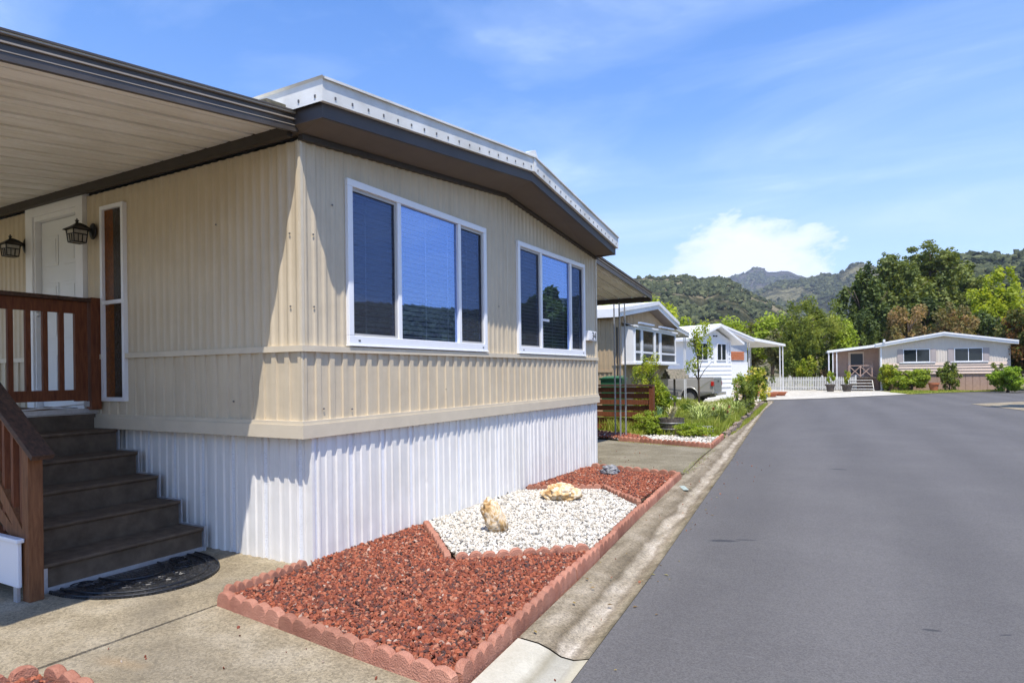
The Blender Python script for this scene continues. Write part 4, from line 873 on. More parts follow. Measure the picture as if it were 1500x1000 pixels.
for nm, p, m in (('bed_soil', bedA, M['soil']), ('bed_soil', bedB, M['soil']), ('bed_soil', bedC, M['soil']), ('bed_soil', bedD, M['soil'])): sheet(nm, p, .022, m)
rocks('red_lava_rock', bedA, .0215, .0158, .042, M['lava'], 'red lava rock filling the near part of the bed below the white skirting', 1, (1.1, .85, .7), ICO0, .42)
rocks('red_lava_rock', bedC, .028, .0165, .042, M['lava'], 'red lava rock filling the far end of the bed around the dark stone', 2)
rocks('red_lava_rock', bedD, .026, .0165, .042, M['lava'], 'red lava rock in the small bed at the lower left corner', 4)
rocks('white_pebbles', bedB, .024, .0150, .040, M['pebble'], 'white pebbles filling the diamond-shaped middle of the bed', 3, (1.15, .9, .75), ICO0, .16)
strip = [(-.60, 9.78), (1.08, 9.36), (.93, 11.2), (-.9, 10.6), (-2.6, 11.3), (-2.6, 10.4)]
sheet('pebble_strip_soil', strip + [], .008, M['soil'])
rocks('white_pebbles', strip, .05, .028, .03, M['pebble'], 'white pebble strip beyond the driveway in front of the barrel planter', 5, (1.1, .9, .7))
rocks('red_lava_rock', [(-1.0, 9.85), (-.15, 9.66), (-.55, 10.35), (-1.2, 10.9), (-2.8, 11.5), (-2.8, 10.5)], .05, .028, .05, M['lava'], 'red lava rock patch behind the base of the metal carport posts', 6)
# fallen bits on the concrete
rn = np.random.default_rng(9); k = 150; pts = []
while len(pts) < k:
    x, y = rn.uniform(-1.5, 2.45), rn.uniform(-2.2, 8.5)
    if x > 2.12 - .1 * y + .04 or (y < -1.0 and x > .1) or (6.0 < y and -1 < x): pts.append((x, y, .006))
pts = np.array(pts); pts[:, 2] = np.where(pts[:, 0] > 2.3 - .1 * pts[:, 1], -.028, .006)
tag(lumps('loose_debris', pts, rn.uniform(.003, .009, k), rn.uniform(.2, 1, k), M['lava'], rn, ICO0, .3, (1.3, 1, .4)), 'tiny rock chips and dry bits scattered on the concrete and gutter', 'debris', kind='stuff')

def boulder(name, label, loc, dims, m, seed, rot=(0, 0, 0), amp=.28, flat=0.0):
    bm = bmesh.new(); bmesh.ops.create_icosphere(bm, subdivisions=5, radius=1)
    for v in bm.verts:
        p = v.co.copy(); n = noise.fractal(p * 1.3 + Vector((seed, 0, 0)), 1.0, 2.0, 5) * amp + abs(noise.noise(p * 2.6 + Vector((0, seed, 0)))) * -amp * .6
        v.co = p * (1 + n); v.co = Vector((v.co.x * dims[0], v.co.y * dims[1], v.co.z * dims[2]))
    me = bpy.data.meshes.new(name); bm.to_mesh(me); bm.free(); me.shade_smooth(); me.materials.append(m); me.update()
    o = bpy.data.objects.new(name, me); col.objects.link(o); o.location = loc; o.rotation_euler = rot; return tag(o, label, 'rock')
boulder('standing_rock', 'tall ochre rock leaning on the white pebbles against the skirting side', (.80, 1.52, .18), (.098, .085, .19), M['quartz'], 3.1, (R(4), R(-20), R(30)), .24)
boulder('ochre_rock', 'wide ochre and white rock lying on the far white pebbles', (.72, 3.18, .115), (.225, .16, .105), M['quartz'], 8.4, (0, 0, R(22)), .30)
boulder('dark_rock', 'dark grey angular stone on the far red lava rock', (.58, 5.12, .10), (.125, .10, .075), M['slate'], 5.2, (0, R(4), R(20)), .40)
tag(sheet('painted_curb_mark', [(1.64, 4.86), (1.70, 4.90), (1.83, 4.62), (1.77, 4.58)], -.0004, mat('pale_teal_paint', (.42, .52, .48), .7, 0, 22, base2=(.20, .20, .15))), kind='structure')

# ------------------------------------------------------------------ plants
def leaves(name, C_, Rr, n, size, m, rng, parent=None, shape='blob', clumps=26, clr=.33, aspect=.6, hollow=.55, droop=0.0, off=(0, 0, 0)):
    """crown of leaf-sized faces gathered in clumps spread through an ellipsoid (or cone)"""
    C_, Rr = np.array(C_, float), np.array(Rr, float)
    d = rng.normal(size=(clumps, 3)); d /= np.linalg.norm(d, axis=1)[:, None]; rad = rng.uniform(hollow, 1.0, (clumps, 1)) * rng.uniform(.85, 1.08, (clumps, 1))
    K = d * rad
    if shape == 'cone': K[:, :2] *= np.clip((1.0 - K[:, 2:3]) * .62, .10, 1.0)
    K = K * (1 - clr * .6); cs = rng.uniform(.6, 1.25, clumps) * clr; w = cs ** 2; ci = rng.choice(clumps, n, p=w / w.sum())
    e = rng.normal(size=(n, 3)); e /= np.linalg.norm(e, axis=1)[:, None]; e *= (rng.uniform(0, 1, (n, 1)) ** .45)
    P_ = C_ + (K[ci] + e * cs[ci][:, None]) * Rr
    nn = e * .7 + rng.normal(size=(n, 3)) * .55 + np.array([0, 0, .45]); nn /= np.linalg.norm(nn, axis=1)[:, None]
    a = np.cross(nn, rng.normal(size=(n, 3))); a /= np.linalg.norm(a, axis=1)[:, None]; b = np.cross(nn, a)
    s = (size * rng.uniform(.55, 1.3, n))[:, None]; a = a * s; b = b * s * aspect
    V = np.stack([P_ - a, P_ - b * .9 + a * .1, P_ + a, P_ + b * .9 + a * .1], 1).reshape(-1, 3)
    tone = np.repeat(np.clip(rng.uniform(0, 1, clumps)[ci] * .55 + rng.uniform(0, .45, n), 0, 1), 4)
    return fast_mesh(name, V - np.array(off), np.arange(4 * n).reshape(-1, 4), m, tone, parent)
LM = {
 'limeshrub': leafmat('vivid_shrub_leaves', [(0, (.10, .18, .015)), (.5, (.24, .36, .03)), (1, (.40, .50, .06))], .35),
 'pine': leafmat('pine_needles', [(0, (.06, .085, .013)), (.5, (.16, .20, .028)), (1, (.30, .32, .055))], .3),
 'lime': leafmat('lime_leaves', [(0, (.16, .21, .018)), (.5, (.32, .38, .03)), (1, (.48, .51, .06))], .45),
 'bright': leafmat('bright_leaves', [(0, (.12, .17, .018)), (.5, (.26, .34, .035)), (1, (.42, .48, .07))], .4),
 'mid': leafmat('mid_leaves', [(0, (.06, .09, .016)), (.5, (.145, .19, .03)), (1, (.27, .30, .055))], .3),
 'dark': leafmat('dark_leaves', [(0, (.032, .052, .014)), (.5, (.080, .115, .026)), (1, (.17, .21, .045))], .25),
 'oak': leafmat('oak_leaves', [(0, (.06, .085, .02)), (.5, (.145, .18, .04)), (1, (.26, .29, .075))], .28),
 'bronze': leafmat('bronze_leaves', [(0, (.10, .10, .03)), (.4, (.20, .17, .06)), (.7, (.32, .20, .09)), (1, (.42, .30, .15))], .3),
 'bronze_green': leafmat('bronze_green_leaves', [(0, (.05, .07, .015)), (.45, (.11, .12, .025)), (.7, (.22, .10, .030)), (1, (.30, .15, .05))], .3),
 'grey': leafmat('grey_brown_leaves', [(0, (.07, .07, .03)), (.5, (.16, .16, .06)), (1, (.25, .24, .12))], .3),
 'yellowgreen': leafmat('yellow_green_leaves', [(0, (.10, .15, .015)), (.5, (.26, .32, .03)), (1, (.52, .50, .06))], .4),
 'rose': leafmat('rose_petals', [(0, (.62, .45, .38)), (.6, (.80, .72, .62)), (1, (.85, .82, .78))], .2),
 'yrose': leafmat('yellow_petals', [(0, (.65, .55, .10)), (1, (.85, .80, .30))], .2),
 'grass': leafmat('grass_blades', [(0, (.16, .21, .03)), (.5, (.30, .36, .05)), (.8, (.42, .44, .10)), (1, (.55, .48, .20))], .35),
 'flower': leafmat('red_petals', [(0, (.30, .03, .02)), (1, (.50, .08, .04))], .2),
}
def tree(name, label, x, y, r, zt, zb, m, n, size, seed, shape='blob', clumps=34, clr=.30, group=None, rz=None, z0=-.05, trunk=True, hollow=.45, cat='tree', asp=.6):
    rn = np.random.default_rng(seed); t = thing(name, label, cat, (x, y, z0), 0, group); rz = rz or (zt - zb) / 2
    zc = zt - rz - z0
    leaves('crown', (0, 0, zc), (r, r, rz), n, size, m, rn, t, shape, clumps, clr, asp, hollow)
    if trunk:
        tr_ = MB(); tw = max(.02, r * .07); H = zc + rz * .4
        tr_.tube([(0, 0, 0), (tw * .4, 0, H * .35), (-tw * .3, tw * .5, H * .7), (0, 0, H)], [tw * 1.25, tw, tw * .7, tw * .25], 9)
        rr = random.Random(seed)
        for k in range(9):
            a = rr.uniform(0, 6.28); h0 = H * rr.uniform(.38, .85); l = r * rr.uniform(.45, .8); e_ = (math.cos(a) * l, math.sin(a) * l, h0 + rz * rr.uniform(.15, .7))
            tr_.tube([(0, 0, h0), (e_[0] * .5, e_[1] * .5, h0 + (e_[2] - h0) * .6), e_], [tw * .5, tw * .3, tw * .08], 6)
        tr_.build('trunk', M['bark'], t, smooth=True)
    return t
GT = 'trees beyond the neighbouring homes'
tree('leafy_tree', 'lime green tree standing behind the ridge of the ochre neighbour home', -8.28, 37.8, 1.95, 6.9, 2.2, LM['lime'], 5200, .13, 21, group=GT, clumps=46)
tree('leafy_tree', 'lime green tree glimpsed under the far awning, left of the lime tree on the ridge', -11.6, 38.3, 1.9, 6.75, 2.5, LM['lime'], 3000, .14, 22, group=GT)
tree('leafy_tree', 'bright green round tree above the blue-grey home, leftmost of the bright row', -10.2, 52.0, 2.6, 6.5, 1.5, LM['bright'], 4200, .17, 23, group=GT, clumps=40)
tree('leafy_tree', 'bright green broad tree in the middle of the row above the blue-grey roof', -8.2, 60.5, 3.2, 7.35, 1.5, LM['bright'], 4800, .18, 24, group=GT, clumps=44)
tree('leafy_tree', 'grey-brown thin-leaved tree behind the white carport roof', -5.7, 60.4, 2.8, 7.0, 1.2, LM['grey'], 3600, .17, 25, group=GT, clumps=40, clr=.26)
tree('leafy_tree', 'bright green tree right of the grey-brown one behind the white carport', -3.9, 59.2, 2.6, 7.25, 1.2, LM['bright'], 3800, .17, 26, group=GT, clumps=40)
tree('leafy_tree', 'low olive tree tucked against the left side of the big pine', -2.6, 55.6, 1.7, 6.0, .6, LM['grey'], 3400, .16, 27, group=GT, clumps=36)
tree('pine_tree', 'dense mid-green pine with a rounded pointed top behind the picket fence', .05, 51.7, 2.95, 8.1, .2, LM['pine'], 17000, .15, 28, 'blob', 150, .16, GT, hollow=.15, asp=.3)
tree('leafy_tree', 'light green leafy tree filling the gap right of the big pine', 2.05, 52.8, 1.35, 6.0, .5, LM['bright'], 4200, .13, 29, group=GT, clumps=44, clr=.24)
tree('dark_tree', 'tall dark green tree at the left end of the tree belt behind the beige-pink home', 3.5, 65.0, 2.5, 11.4, .3, LM['dark'], 15000, .19, 30, 'blob', 120, .18, GT, hollow=.3)
tree('dark_tree', 'dark low tree left of the beige-pink home porch, beside the tall dark one', 3.1, 60.6, 1.9, 8.0, .1, LM['dark'], 8500, .16, 31, group=GT, clumps=80, clr=.2)
tree('oak_tree', 'big olive oak with a ragged top, left of the highest crown in the tree belt', 6.3, 73.2, 3.9, 13.0, 2.0, LM['oak'], 22000, .22, 32, 'blob', 150, .19, GT, hollow=.3)
tree('oak_tree', 'highest oak of the tree belt, with thin top twigs against the sky', 9.8, 82.0, 4.8, 14.9, 2.0, LM['oak'], 25000, .24, 33, 'blob', 170, .18, GT, hollow=.3)
tree('oak_tree', 'olive oak between the highest crown and the lime tree on the right', 13.6, 88.5, 4.6, 14.2, 2.0, LM['oak'], 19000, .25, 34, 'blob', 140, .18, GT, hollow=.3)
tree('dark_tree', 'dark tree low behind the middle of the beige-pink home roof', 8.9, 70.0, 3.1, 9.4, 1.0, LM['dark'], 9000, .21, 35, group=GT, clumps=80, clr=.2)
tree('oak_tree', 'sparse wispy treetop sticking out above the left oak against the sky', 6.6, 78.0, 2.0, 14.6, 11.0, LM['oak'], 2200, .14, 36, group=GT, clumps=44, clr=.2)
tree('oak_tree', 'airy leafy treetop against the sky above the highest oak', 9.9, 80.0, 3.3, 15.4, 11.8, LM['oak'], 4200, .15, 37, group=GT, clumps=70, clr=.17)
tree('lime_tree', 'vivid yellow-green tree rising behind the right end of the beige-pink home', 13.9, 66.3, 3.0, 10.9, 1.6, LM['lime'], 9500, .17, 38, 'blob', 84, .2, GT, hollow=.3)
tree('bronze_tree', 'reddish-brown bushy tree just above the left half of the beige-pink home roof', 6.8, 60.0, 2.2, 7.3, .8, LM['bronze'], 8000, .13, 39, group=GT, clumps=70, clr=.22)
tree('bronze_tree', 'orange-brown bushy tree above the right half of the beige-pink home roof', 9.8, 60.5, 2.3, 7.1, .8, LM['bronze'], 8000, .13, 40, group=GT, clumps=70, clr=.22)
tree('dark_tree', 'dark green tree between the orange-brown tree and the bronze tree at the picture edge', 12.6, 62.5, 1.9, 6.9, .4, LM['dark'], 6500, .15, 41, group=GT, clumps=60, clr=.22)
tree('bronze_tree', 'bronze and green tree overhanging the right end of the beige-pink home', 13.2, 49.8, 2.25, 6.0, .3, LM['bronze_green'], 12000, .12, 42, 'blob', 100, .18, GT, hollow=.25)
tree('leafy_tree', 'dark green tree behind the bronze tree at the right picture edge', 15.6, 54.5, 2.6, 6.6, .2, LM['dark'], 7000, .16, 43, group=GT, clumps=60)
# trees across the street, outside the view but seen mirrored in the front windows
GA = 'trees across the street mirrored in the windows'
for k, (x, y, r, h, m_) in enumerate([(29, 26, 3.0, 3.4, 'mid'), (24, 31, 2.4, 2.9, 'bright'), (32, 19, 3.4, 3.9, 'oak'), (27, 37, 3.0, 3.8, 'bronze_green'), (38, 33, 3.4, 4.4, 'lime'), (32, 42, 3.8, 4.6, 'mid')]):
    tree('street_tree', ['broad green', 'small bright green', 'dark oak', 'bronze', 'lime green', 'tall mid-green'][k] + ' tree across the street, mirrored in the front windows', x, y, r, h, .6, LM[m_], 4000, .2, 60 + k, group=GA)
tree('street_tree', 'tree at the right edge of the street shading the pale apron', 10.95, 26.2, 1.85, 5.9, 2.2, LM['mid'], 11000, .17, 70, group=GA, clumps=60, clr=.2)
tree('street_tree', 'second tree further down the right side shading the road edge', 13.4, 29.2, 2.0, 5.8, 2.4, LM['oak'], 4200, .17, 71, group=GA, clumps=50, clr=.2)
# shrubs
GS = 'shrubs along the front of the beige-pink home'
def shrub(label, x, y, r, zt, m, n, size, seed, group=None, zb=-.05, name='shrub', shape='blob', cl=56, clr=.22):
    return tree(name, label, x, y, r, zt, zb, m, n, size, seed, shape, cl, clr, group, cat='shrub', hollow=.35)
shrub('yellow-green upright shrub at the corner post of the beige-pink home', 4.98, 47.25, .8, 2.05, LM['yellowgreen'], 2600, .075, 80, GS)
shrub('broad round green shrub below the left window of the beige-pink home', 6.35, 46.9, 1.35, 1.62, LM['bright'], 8000, .07, 81, GS)
shrub('dark leggy shrub between the two windows of the beige-pink home', 8.45, 46.9, .76, 2.1, LM['mid'], 4200, .07, 82, GS)
shrub('vivid green round shrub at the right corner of the beige-pink home', 11.2, 44.9, 1.20, 1.72, LM['limeshrub'], 8500, .065, 83, GS)
shrub('small dark shrub behind the vivid round one at the right window', 11.0, 46.8, .55, 1.95, LM['mid'], 1800, .065, 84, GS)
GU = 'shrubs behind the picket fence'
shrub('light green shrub behind the left end of the picket fence', -1.2, 50.2, .95, 4.0, LM['mid'], 3000, .10, 85, GU)
shrub('pale green low shrub behind the picket fence below the pine', -.2, 49.2, .85, 2.75, LM['yellowgreen'], 2400, .09, 86, GU)
shrub('dark spreading shrub behind the right half of the picket fence', 1.55, 49.8, 1.3, 2.9, LM['dark'], 3600, .10, 87, GU)
shrub('rusty red low shrub seen over the picket fence by the porch', 1.25, 48.9, .6, 1.85, LM['bronze'], 1200, .07, 88, GU)
shrub('round dark green shrub under the white carport roof', -2.9, 44.5, .95, 2.1, LM['dark'], 2600, .08, 89, GU)
shrub('yellow-green bush rising behind the red slatted fence', -1.38, 13.2, .56, 2.02, LM['yellowgreen'], 8500, .028, 90, cl=70, clr=.2)
shrub('leafy green bush between the slatted fence and the small shingled roof', -1.0, 13.3, .48, 1.22, LM['bright'], 5200, .032, 91, cl=50)
shrub('low green herbs growing around the barrel planter', -.75, 11.75, .62, .55, LM['bright'], 3600, .026, 92, cl=40)
shrub('low leafy ground plants right of the barrel planter at the pebble strip', .35, 10.9, .62, .38, LM['bright'], 3800, .024, 93, cl=50)
shrub('low leafy plants below the slatted fence post', -.62, 11.2, .28, .42, LM['bright'], 1500, .024, 94, cl=24)
lvm = leafmat('dry_leaf_litter', [(0, (.10, .06, .02)), (.6, (.24, .15, .05)), (1, (.30, .28, .08))], .1)
rn = np.random.default_rng(44); pp = np.column_stack([rn.uniform(0, 1, 260), rn.uniform(-3, 27, 260)]); xx = 2.30 - .098 * pp[:, 1] + (pp[:, 0] - .35) * .62
V = []; 
for (u_, y_), x_ in zip(pp, xx):
    s_ = rn.uniform(.008, .022); a_ = rn.uniform(0, 6.28); z_ = (.012 if u_ < .35 else -.030); c_, d_ = math.cos(a_) * s_, math.sin(a_) * s_
    V += [(x_ - c_, y_ - d_, z_), (x_ + d_ * .5, y_ - c_ * .5, z_ + .004), (x_ + c_, y_ + d_, z_ + .002), (x_ - d_ * .5, y_ + c_ * .5, z_ + .006)]
tag(fast_mesh('leaf_litter', np.array(V), np.arange(len(V)).reshape(-1, 4), lvm, np.repeat(rn.uniform(0, 1, 260), 4)), 'dry leaf litter scattered along the gutter', 'leaf litter', kind='stuff')
rb = shrub('rose bush with pale pink blooms beside the gutter edge', .50, 17.3, .46, 1.28, LM['mid'], 2600, .034, 95, cl=46, clr=.2)
leaves('blooms', (0, 0, .85), (.44, .44, .46), 150, .045, LM['rose'], np.random.default_rng(5), rb, 'blob', 16, .07, .9, .8)
yb_ = shrub('yellow-flowered rose bush among pots in front of the blue-grey home', -.75, 27.8, .60, 1.80, LM['yellowgreen'], 2600, .05, 96, cl=46, clr=.22)
leaves('blooms', (0, 0, 1.2), (.58, .58, .55), 200, .055, LM['yrose'], np.random.default_rng(6), yb_, 'blob', 22, .08, .9, .8)
wb_ = shrub('pale rose bush with white blooms left of the yellow-flowered one', -.62, 24.2, .45, 1.30, LM['mid'], 2200, .042, 97, cl=40)
leaves('blooms', (0, 0, .85), (.42, .42, .42), 150, .05, LM['rose'], np.random.default_rng(7), wb_, 'blob', 18, .07, .9, .8)
shrub('small clump of yellow flowers right of the rose bushes', -.62, 29.6, .42, .95, LM['yrose'], 500, .05, 98, cl=14)
sp_ = tree('sapling', 'slender young tree with sparse light green leaves in front of the blue-grey home', -.83, 16.8, .50, 3.35, .9, LM['lime'], 1500, .045, 99, 'blob', 24, .22, asp=.45)
shrub('pale leafy shrub behind the truck, beside the blue-grey home wall', -1.9, 31.2, .7, 1.5, LM['bright'], 1600, .06, 100)

def blades(name, poly, n, h, w, m, rng, label, z=0.0, lean=.35, cat='grass', kind='stuff', parent=None):
    xs, ys = [p[0] for p in poly], [p[1] for p in poly]; P_ = np.zeros((0, 2))
    while len(P_) < n:
        p = np.column_stack([rng.uniform(min(xs), max(xs), n), rng.uniform(min(ys), max(ys), n)]); P_ = np.concatenate([P_, p[inpoly(p, poly)]])
    P_ = P_[:n]; a = rng.uniform(0, 2 * np.pi, n); hh = h * rng.uniform(.35, 1.2, n) * (0.75 + .5 * np.sin(P_[:, 0] * 2.1) * np.sin(P_[:, 1] * 1.3)); l = rng.uniform(0, lean, n) * hh
    B = np.column_stack([P_, np.full(n, z)]); side = np.column_stack([np.cos(a), np.sin(a), 0 * a]) * w / 2; la = rng.uniform(0, 2 * np.pi, n)
    ld = np.column_stack([np.cos(la), np.sin(la), 0 * la]); mid = B + ld * (l * .35)[:, None] + np.column_stack([0 * a, 0 * a, hh * .6]); tip = B + ld * l[:, None] + np.column_stack([0 * a, 0 * a, hh])
    V = np.stack([B - side, B + side, mid + side * .7, tip, mid - side * .7], 1).reshape(-1, 3)
    return tag(fast_mesh(name, V, np.arange(5 * n).reshape(-1, 5), m, np.repeat(rng.beta(2, 2, n), 5), parent), label, cat, kind=kind)
GARD = [(-.9, 11.2), (.93, 11.2), (.78, 13.8), (.50, 16.8), (.02, 22.0), (-.25, 24), (-3.2, 24), (-3.0, 12.4)]
sheet('garden_soil', [(-3.4, 10.5), (-.9, 10.6), (.92, 11.2), (.80, 13.8), (.52, 16.8), (0.0, 22.2), (-.1, 24.0), (-.52, 29.0), (-1.2, 29.0), (-3.2, 24)], .01, M['lawn'])
rng = np.random.default_rng(12)
blades('tall_grass', GARD, 60000, .40, .018, LM['grass'], rng, 'tall unmown yellow-green grass filling the neighbour front garden', lean=.6)
blades('grass_verge', [(.78, 13.9), (.98, 11.2), (1.02, 12.5), (.52, 20), (-.1, 27), (-.35, 27)], 3500, .10, .012, LM['grass'], rng, 'short weeds along the stone edging beside the gutter', lean=.7)
blades('joint_weeds', [(1.40, 5.9), (1.55, 5.9), (1.27, 9.1), (1.10, 9.1)], 260, .035, .006, LM['grass'], rng, 'tiny weeds growing in the joint between the driveway and the gutter', lean=1.2)
blades('joint_weeds', [(-.95, 9.60), (1.12, 9.08), (1.12, 9.16), (-.95, 9.68)], 260, .035, .006, LM['grass'], rng, 'tiny weeds along the far edge of the driveway by the pebble strip', lean=1.2)
blades('lawn_grass', [(5.95, 41.0), (8.6, 45.0), (11.6, 47.6), (5.2, 47.3), (5.0, 43.5)], 6000, .10, .05, LM['grass'], rng, 'dry short grass in front of the beige-pink home', lean=.6)
def strappy(label, x, y, n, h, spread, seed, name='strappy_plant', m=None, flower=0):
    rn = random.Random(seed); t = thing(name, label, 'plant', (x, y, 0)); b = MB()
    for k in range(n):
        a = rn.uniform(0, 6.28); hh = h * rn.uniform(.6, 1.1); s = spread * rn.uniform(.3, 1.0); w = .012; pts = []
        for i in range(7):
            u = i / 6; pts.append(Vector((math.cos(a) * s * u ** 1.4 + rn.uniform(-.005, .005), math.sin(a) * s * u ** 1.4, hh * math.sin(u * 2.0) / 1.0 * (1 if True else 0))))
        sd2 = Vector((-math.sin(a), math.cos(a), 0)) * w; b0 = Vector((rn.uniform(-.06, .06), rn.uniform(-.06, .06), 0))
        vs = []
        for i, p in enumerate(pts): k_ = 1 - (i / 6) ** 2 * .9; vs += [p + b0 - sd2 * k_, p + b0 + sd2 * k_]
        b.add(vs, [(2 * i, 2 * i + 1, 2 * i + 3, 2 * i + 2) for i in range(6)])
    b.build('strap_leaves', m or M['strap'], t)
    if flower:
        f = MB()
        for k in range(flower):
            p = Vector((rn.uniform(-.22, .22), rn.uniform(-.22, .22), h * rn.uniform(.75, 1.05)))
            for q in range(7): f.quad(*[p + Vector((rn.uniform(-.035, .035), rn.uniform(-.035, .035), rn.uniform(-.05, .05))) for _ in range(4)])
        f.build('blooms', M['darkred'], t)
    return t
M['strap'] = mat('strap_leaf', (.44, .52, .12), .5, .5, 6); M['darkred'] = mat('dark_red_bloom', (.28, .04, .025), .7)
strappy('clump of arching daylily leaves with dark red blooms by the gutter corner', .62, 12.9, 150, .62, .55, 1, 'daylily', flower=6)
strappy('arching strap-leaved clump right of the barrel planter', .25, 12.2, 110, .50, .45, 2)
strappy('upright blue-green iris clump between the fence post and the barrel', -.68, 11.9, 46, .62, .16, 3, 'iris', mat('iris_leaf', (.20, .33, .14), .5, .3, 5))
strappy('pale arching grass clump behind the barrel planter', -.15, 13.4, 90, .55, .5, 4)
shrub('bushy weeds in the middle of the neighbour garden beside the sapling', -.55, 15.4, .55, .50, LM['yellowgreen'], 3600, .03, 110, cl=50)
shrub('taller leafy weeds in front of the truck wheel', -1.2, 17.6, .6, .55, LM['bright'], 2600, .035, 111, cl=50)
shrub('leafy weeds left of the rose bush at the garden edge', .15, 14.9, .45, .62, LM['bright'], 2400, .028, 112, cl=40)
strappy('wide arching grass clump between the daylilies and the rose bush', .45, 15.6, 130, .62, .6, 21)
strappy('arching dry-tipped grass clump behind the shingled feeder roof', -.6, 16.2, 110, .55, .6, 22, m=mat('dry_tipped_blade', (.52, .52, .18), .6, .4, 6))
strappy('yellow-green arching clump between the barrel and the daylilies', .12, 13.1, 120, .60, .55, 23)
strappy('tall arching grass clump in front of the pickup truck tailgate', .20, 14.6, 70, .60, .6, 5, m=mat('dry_blade', (.58, .55, .24), .6, .3, 6))

# ------------------------------------------------------------------ garden things
t = thing('slatted_fence', 'low fence of dark red stained slats with a dark cap beyond the driveway', 'fence', (-2.5, 12.0, 0))
b = MB()
fx0, fx1 = -7.5, -.93
for k in range(7):
    z = .06 + k * .155
    s = b if False else MB(); s.box(fx0 + 2.5, fx1 + 2.5, -.012 + (k % 2) * .05, .012 + (k % 2) * .05, z, z + .125); s.build('slat', M['red_wood'], t)
for x in (-.93 + .05, -3.4, -5.4, -7.45):
    s = MB(); s.box(x + 2.5 - .055, x + 2.5 + .055, -.05, .09, 0, 1.14); s.build('post', M['red_wood'], t)
s = MB(); s.box(fx0 + 2.5 - .03, fx1 + 2.5 + .10, -.07, .11, 1.141, 1.19); s.build('cap_rail', M['dark_wood'], t)

def bin_(label, loc, rz, m, w=.58, d=.62, h=1.02):
    t = thing('wheeled_bin', label, 'waste bin', loc, rz); b = MB(); W, D, W2_, D2 = w / 2 * .82, d / 2 * .82, w / 2, d / 2
    b.add([(-W, -D, .04), (W, -D, .04), (W, D, .04), (-W, D, .04), (-W2_, -D2, h), (W2_, -D2, h), (W2_, D2, h), (-W2_, D2, h)], [(3, 2, 1, 0), (0, 1, 5, 4), (1, 2, 6, 5), (2, 3, 7, 6), (3, 0, 4, 7)])
    b.build('bin_body', m, t, bevel=.02); b = MB()
    b.box(-W2_ - .03, W2_ + .03, -D2 - .03, D2 + .03, h + .002, h + .03); b.box(-W2_ - .02, W2_ + .02, -D2 - .04, D2 + .04, h + .032, h + .055)
    b.prism([(-W2_ * .9, -D2 * .9, h + .056), (W2_ * .9, -D2 * .9, h + .056), (W2_ * .9, D2, h + .09), (-W2_ * .9, D2, h + .09), (-W2_ * .9, D2, h + .056)][:4], (0, 0, .012)); b.build('lid', m, t, bevel=.008)
    for s_ in (-1, 1):
        c = MB(); c.tube([(s_ * (W + .02), D2 - .06, .11), (s_ * (W + .06), D2 - .06, .11)], .11, 18); c.build('wheel', M['tyre'], t)
    c = MB(); c.tube([(-W2_ * .8, D2 + .06, h + .01), (W2_ * .8, D2 + .06, h + .01)], .015, 8); c.build('handle', m, t); return t
bin_('green wheeled bin standing behind the red slatted fence', (-2.15, 12.75, .28), R(8), M['green_plastic'])
bin_('green wheeled bin at the right picture edge beside the vivid round shrub', (12.62, 45.4, 0), R(-5), M['green_plastic'], .8, .8, 1.12)

t = thing('barrel_planter', 'half wine barrel planter with metal hoops in front of the grass', 'planter', (-.27, 11.55, 0))
pr = [(.235, 0), (.27, .12), (.292, .26), (.300, .40), (.278, .40), (.27, .34), (0, .335)]
b = MB(); b.lathe(pr, n=28); b.build('staves', M['barrel'], t)
for z, r_ in ((.03, .246), (.13, .275), (.27, .296)):
    h = MB(); h.lathe([(r_, z), (r_ + .004, z), (r_ + .006 + .004, z + .035), (r_ + .004, z + .035)], n=28); h.build('hoop', M['hoop'], t, smooth=True)
b = MB(); b.lathe([(.27, .30), (.2, .365), (0, .375)], n=20); b.build('soil', M['soil'], t, smooth=True)
strappy('pale dry plant growing in the barrel planter', -.27, 11.55, 34, .30, .30, 8, 'dry_plant', mat('dry_leaf', (.55, .50, .26), .7, .3, 6)).location.z = .36

t = thing('wire_border_fence', 'little white wire and wicker border fence in front of the daylilies', 'border fence', (.38, 11.15, 0))
b = MB(); rr = random.Random(2)
for k in range(13):
    x = -.32 + k * .054; b.tube([(x, 0, 0), (x + .002, 0, .20), (x + .02, 0, .27), (x + .045, 0, .27), (x + .064, 0, .2), (x + .066, 0, 0)], .005, 5)
b.build('wire_hoops', M['picket'], t)
b = MB()
for k in range(10): x = -.46 + k * .03; b.box(x, x + .014, .03, .05, 0, .25 + rr.uniform(-.03, .03))
b.build('wicker_slats', M['bark'], t)
b = MB(); b.box(-.2, .28, -.14, -.06, .05, .07); b.build('fallen_tile', M['pot'], t)

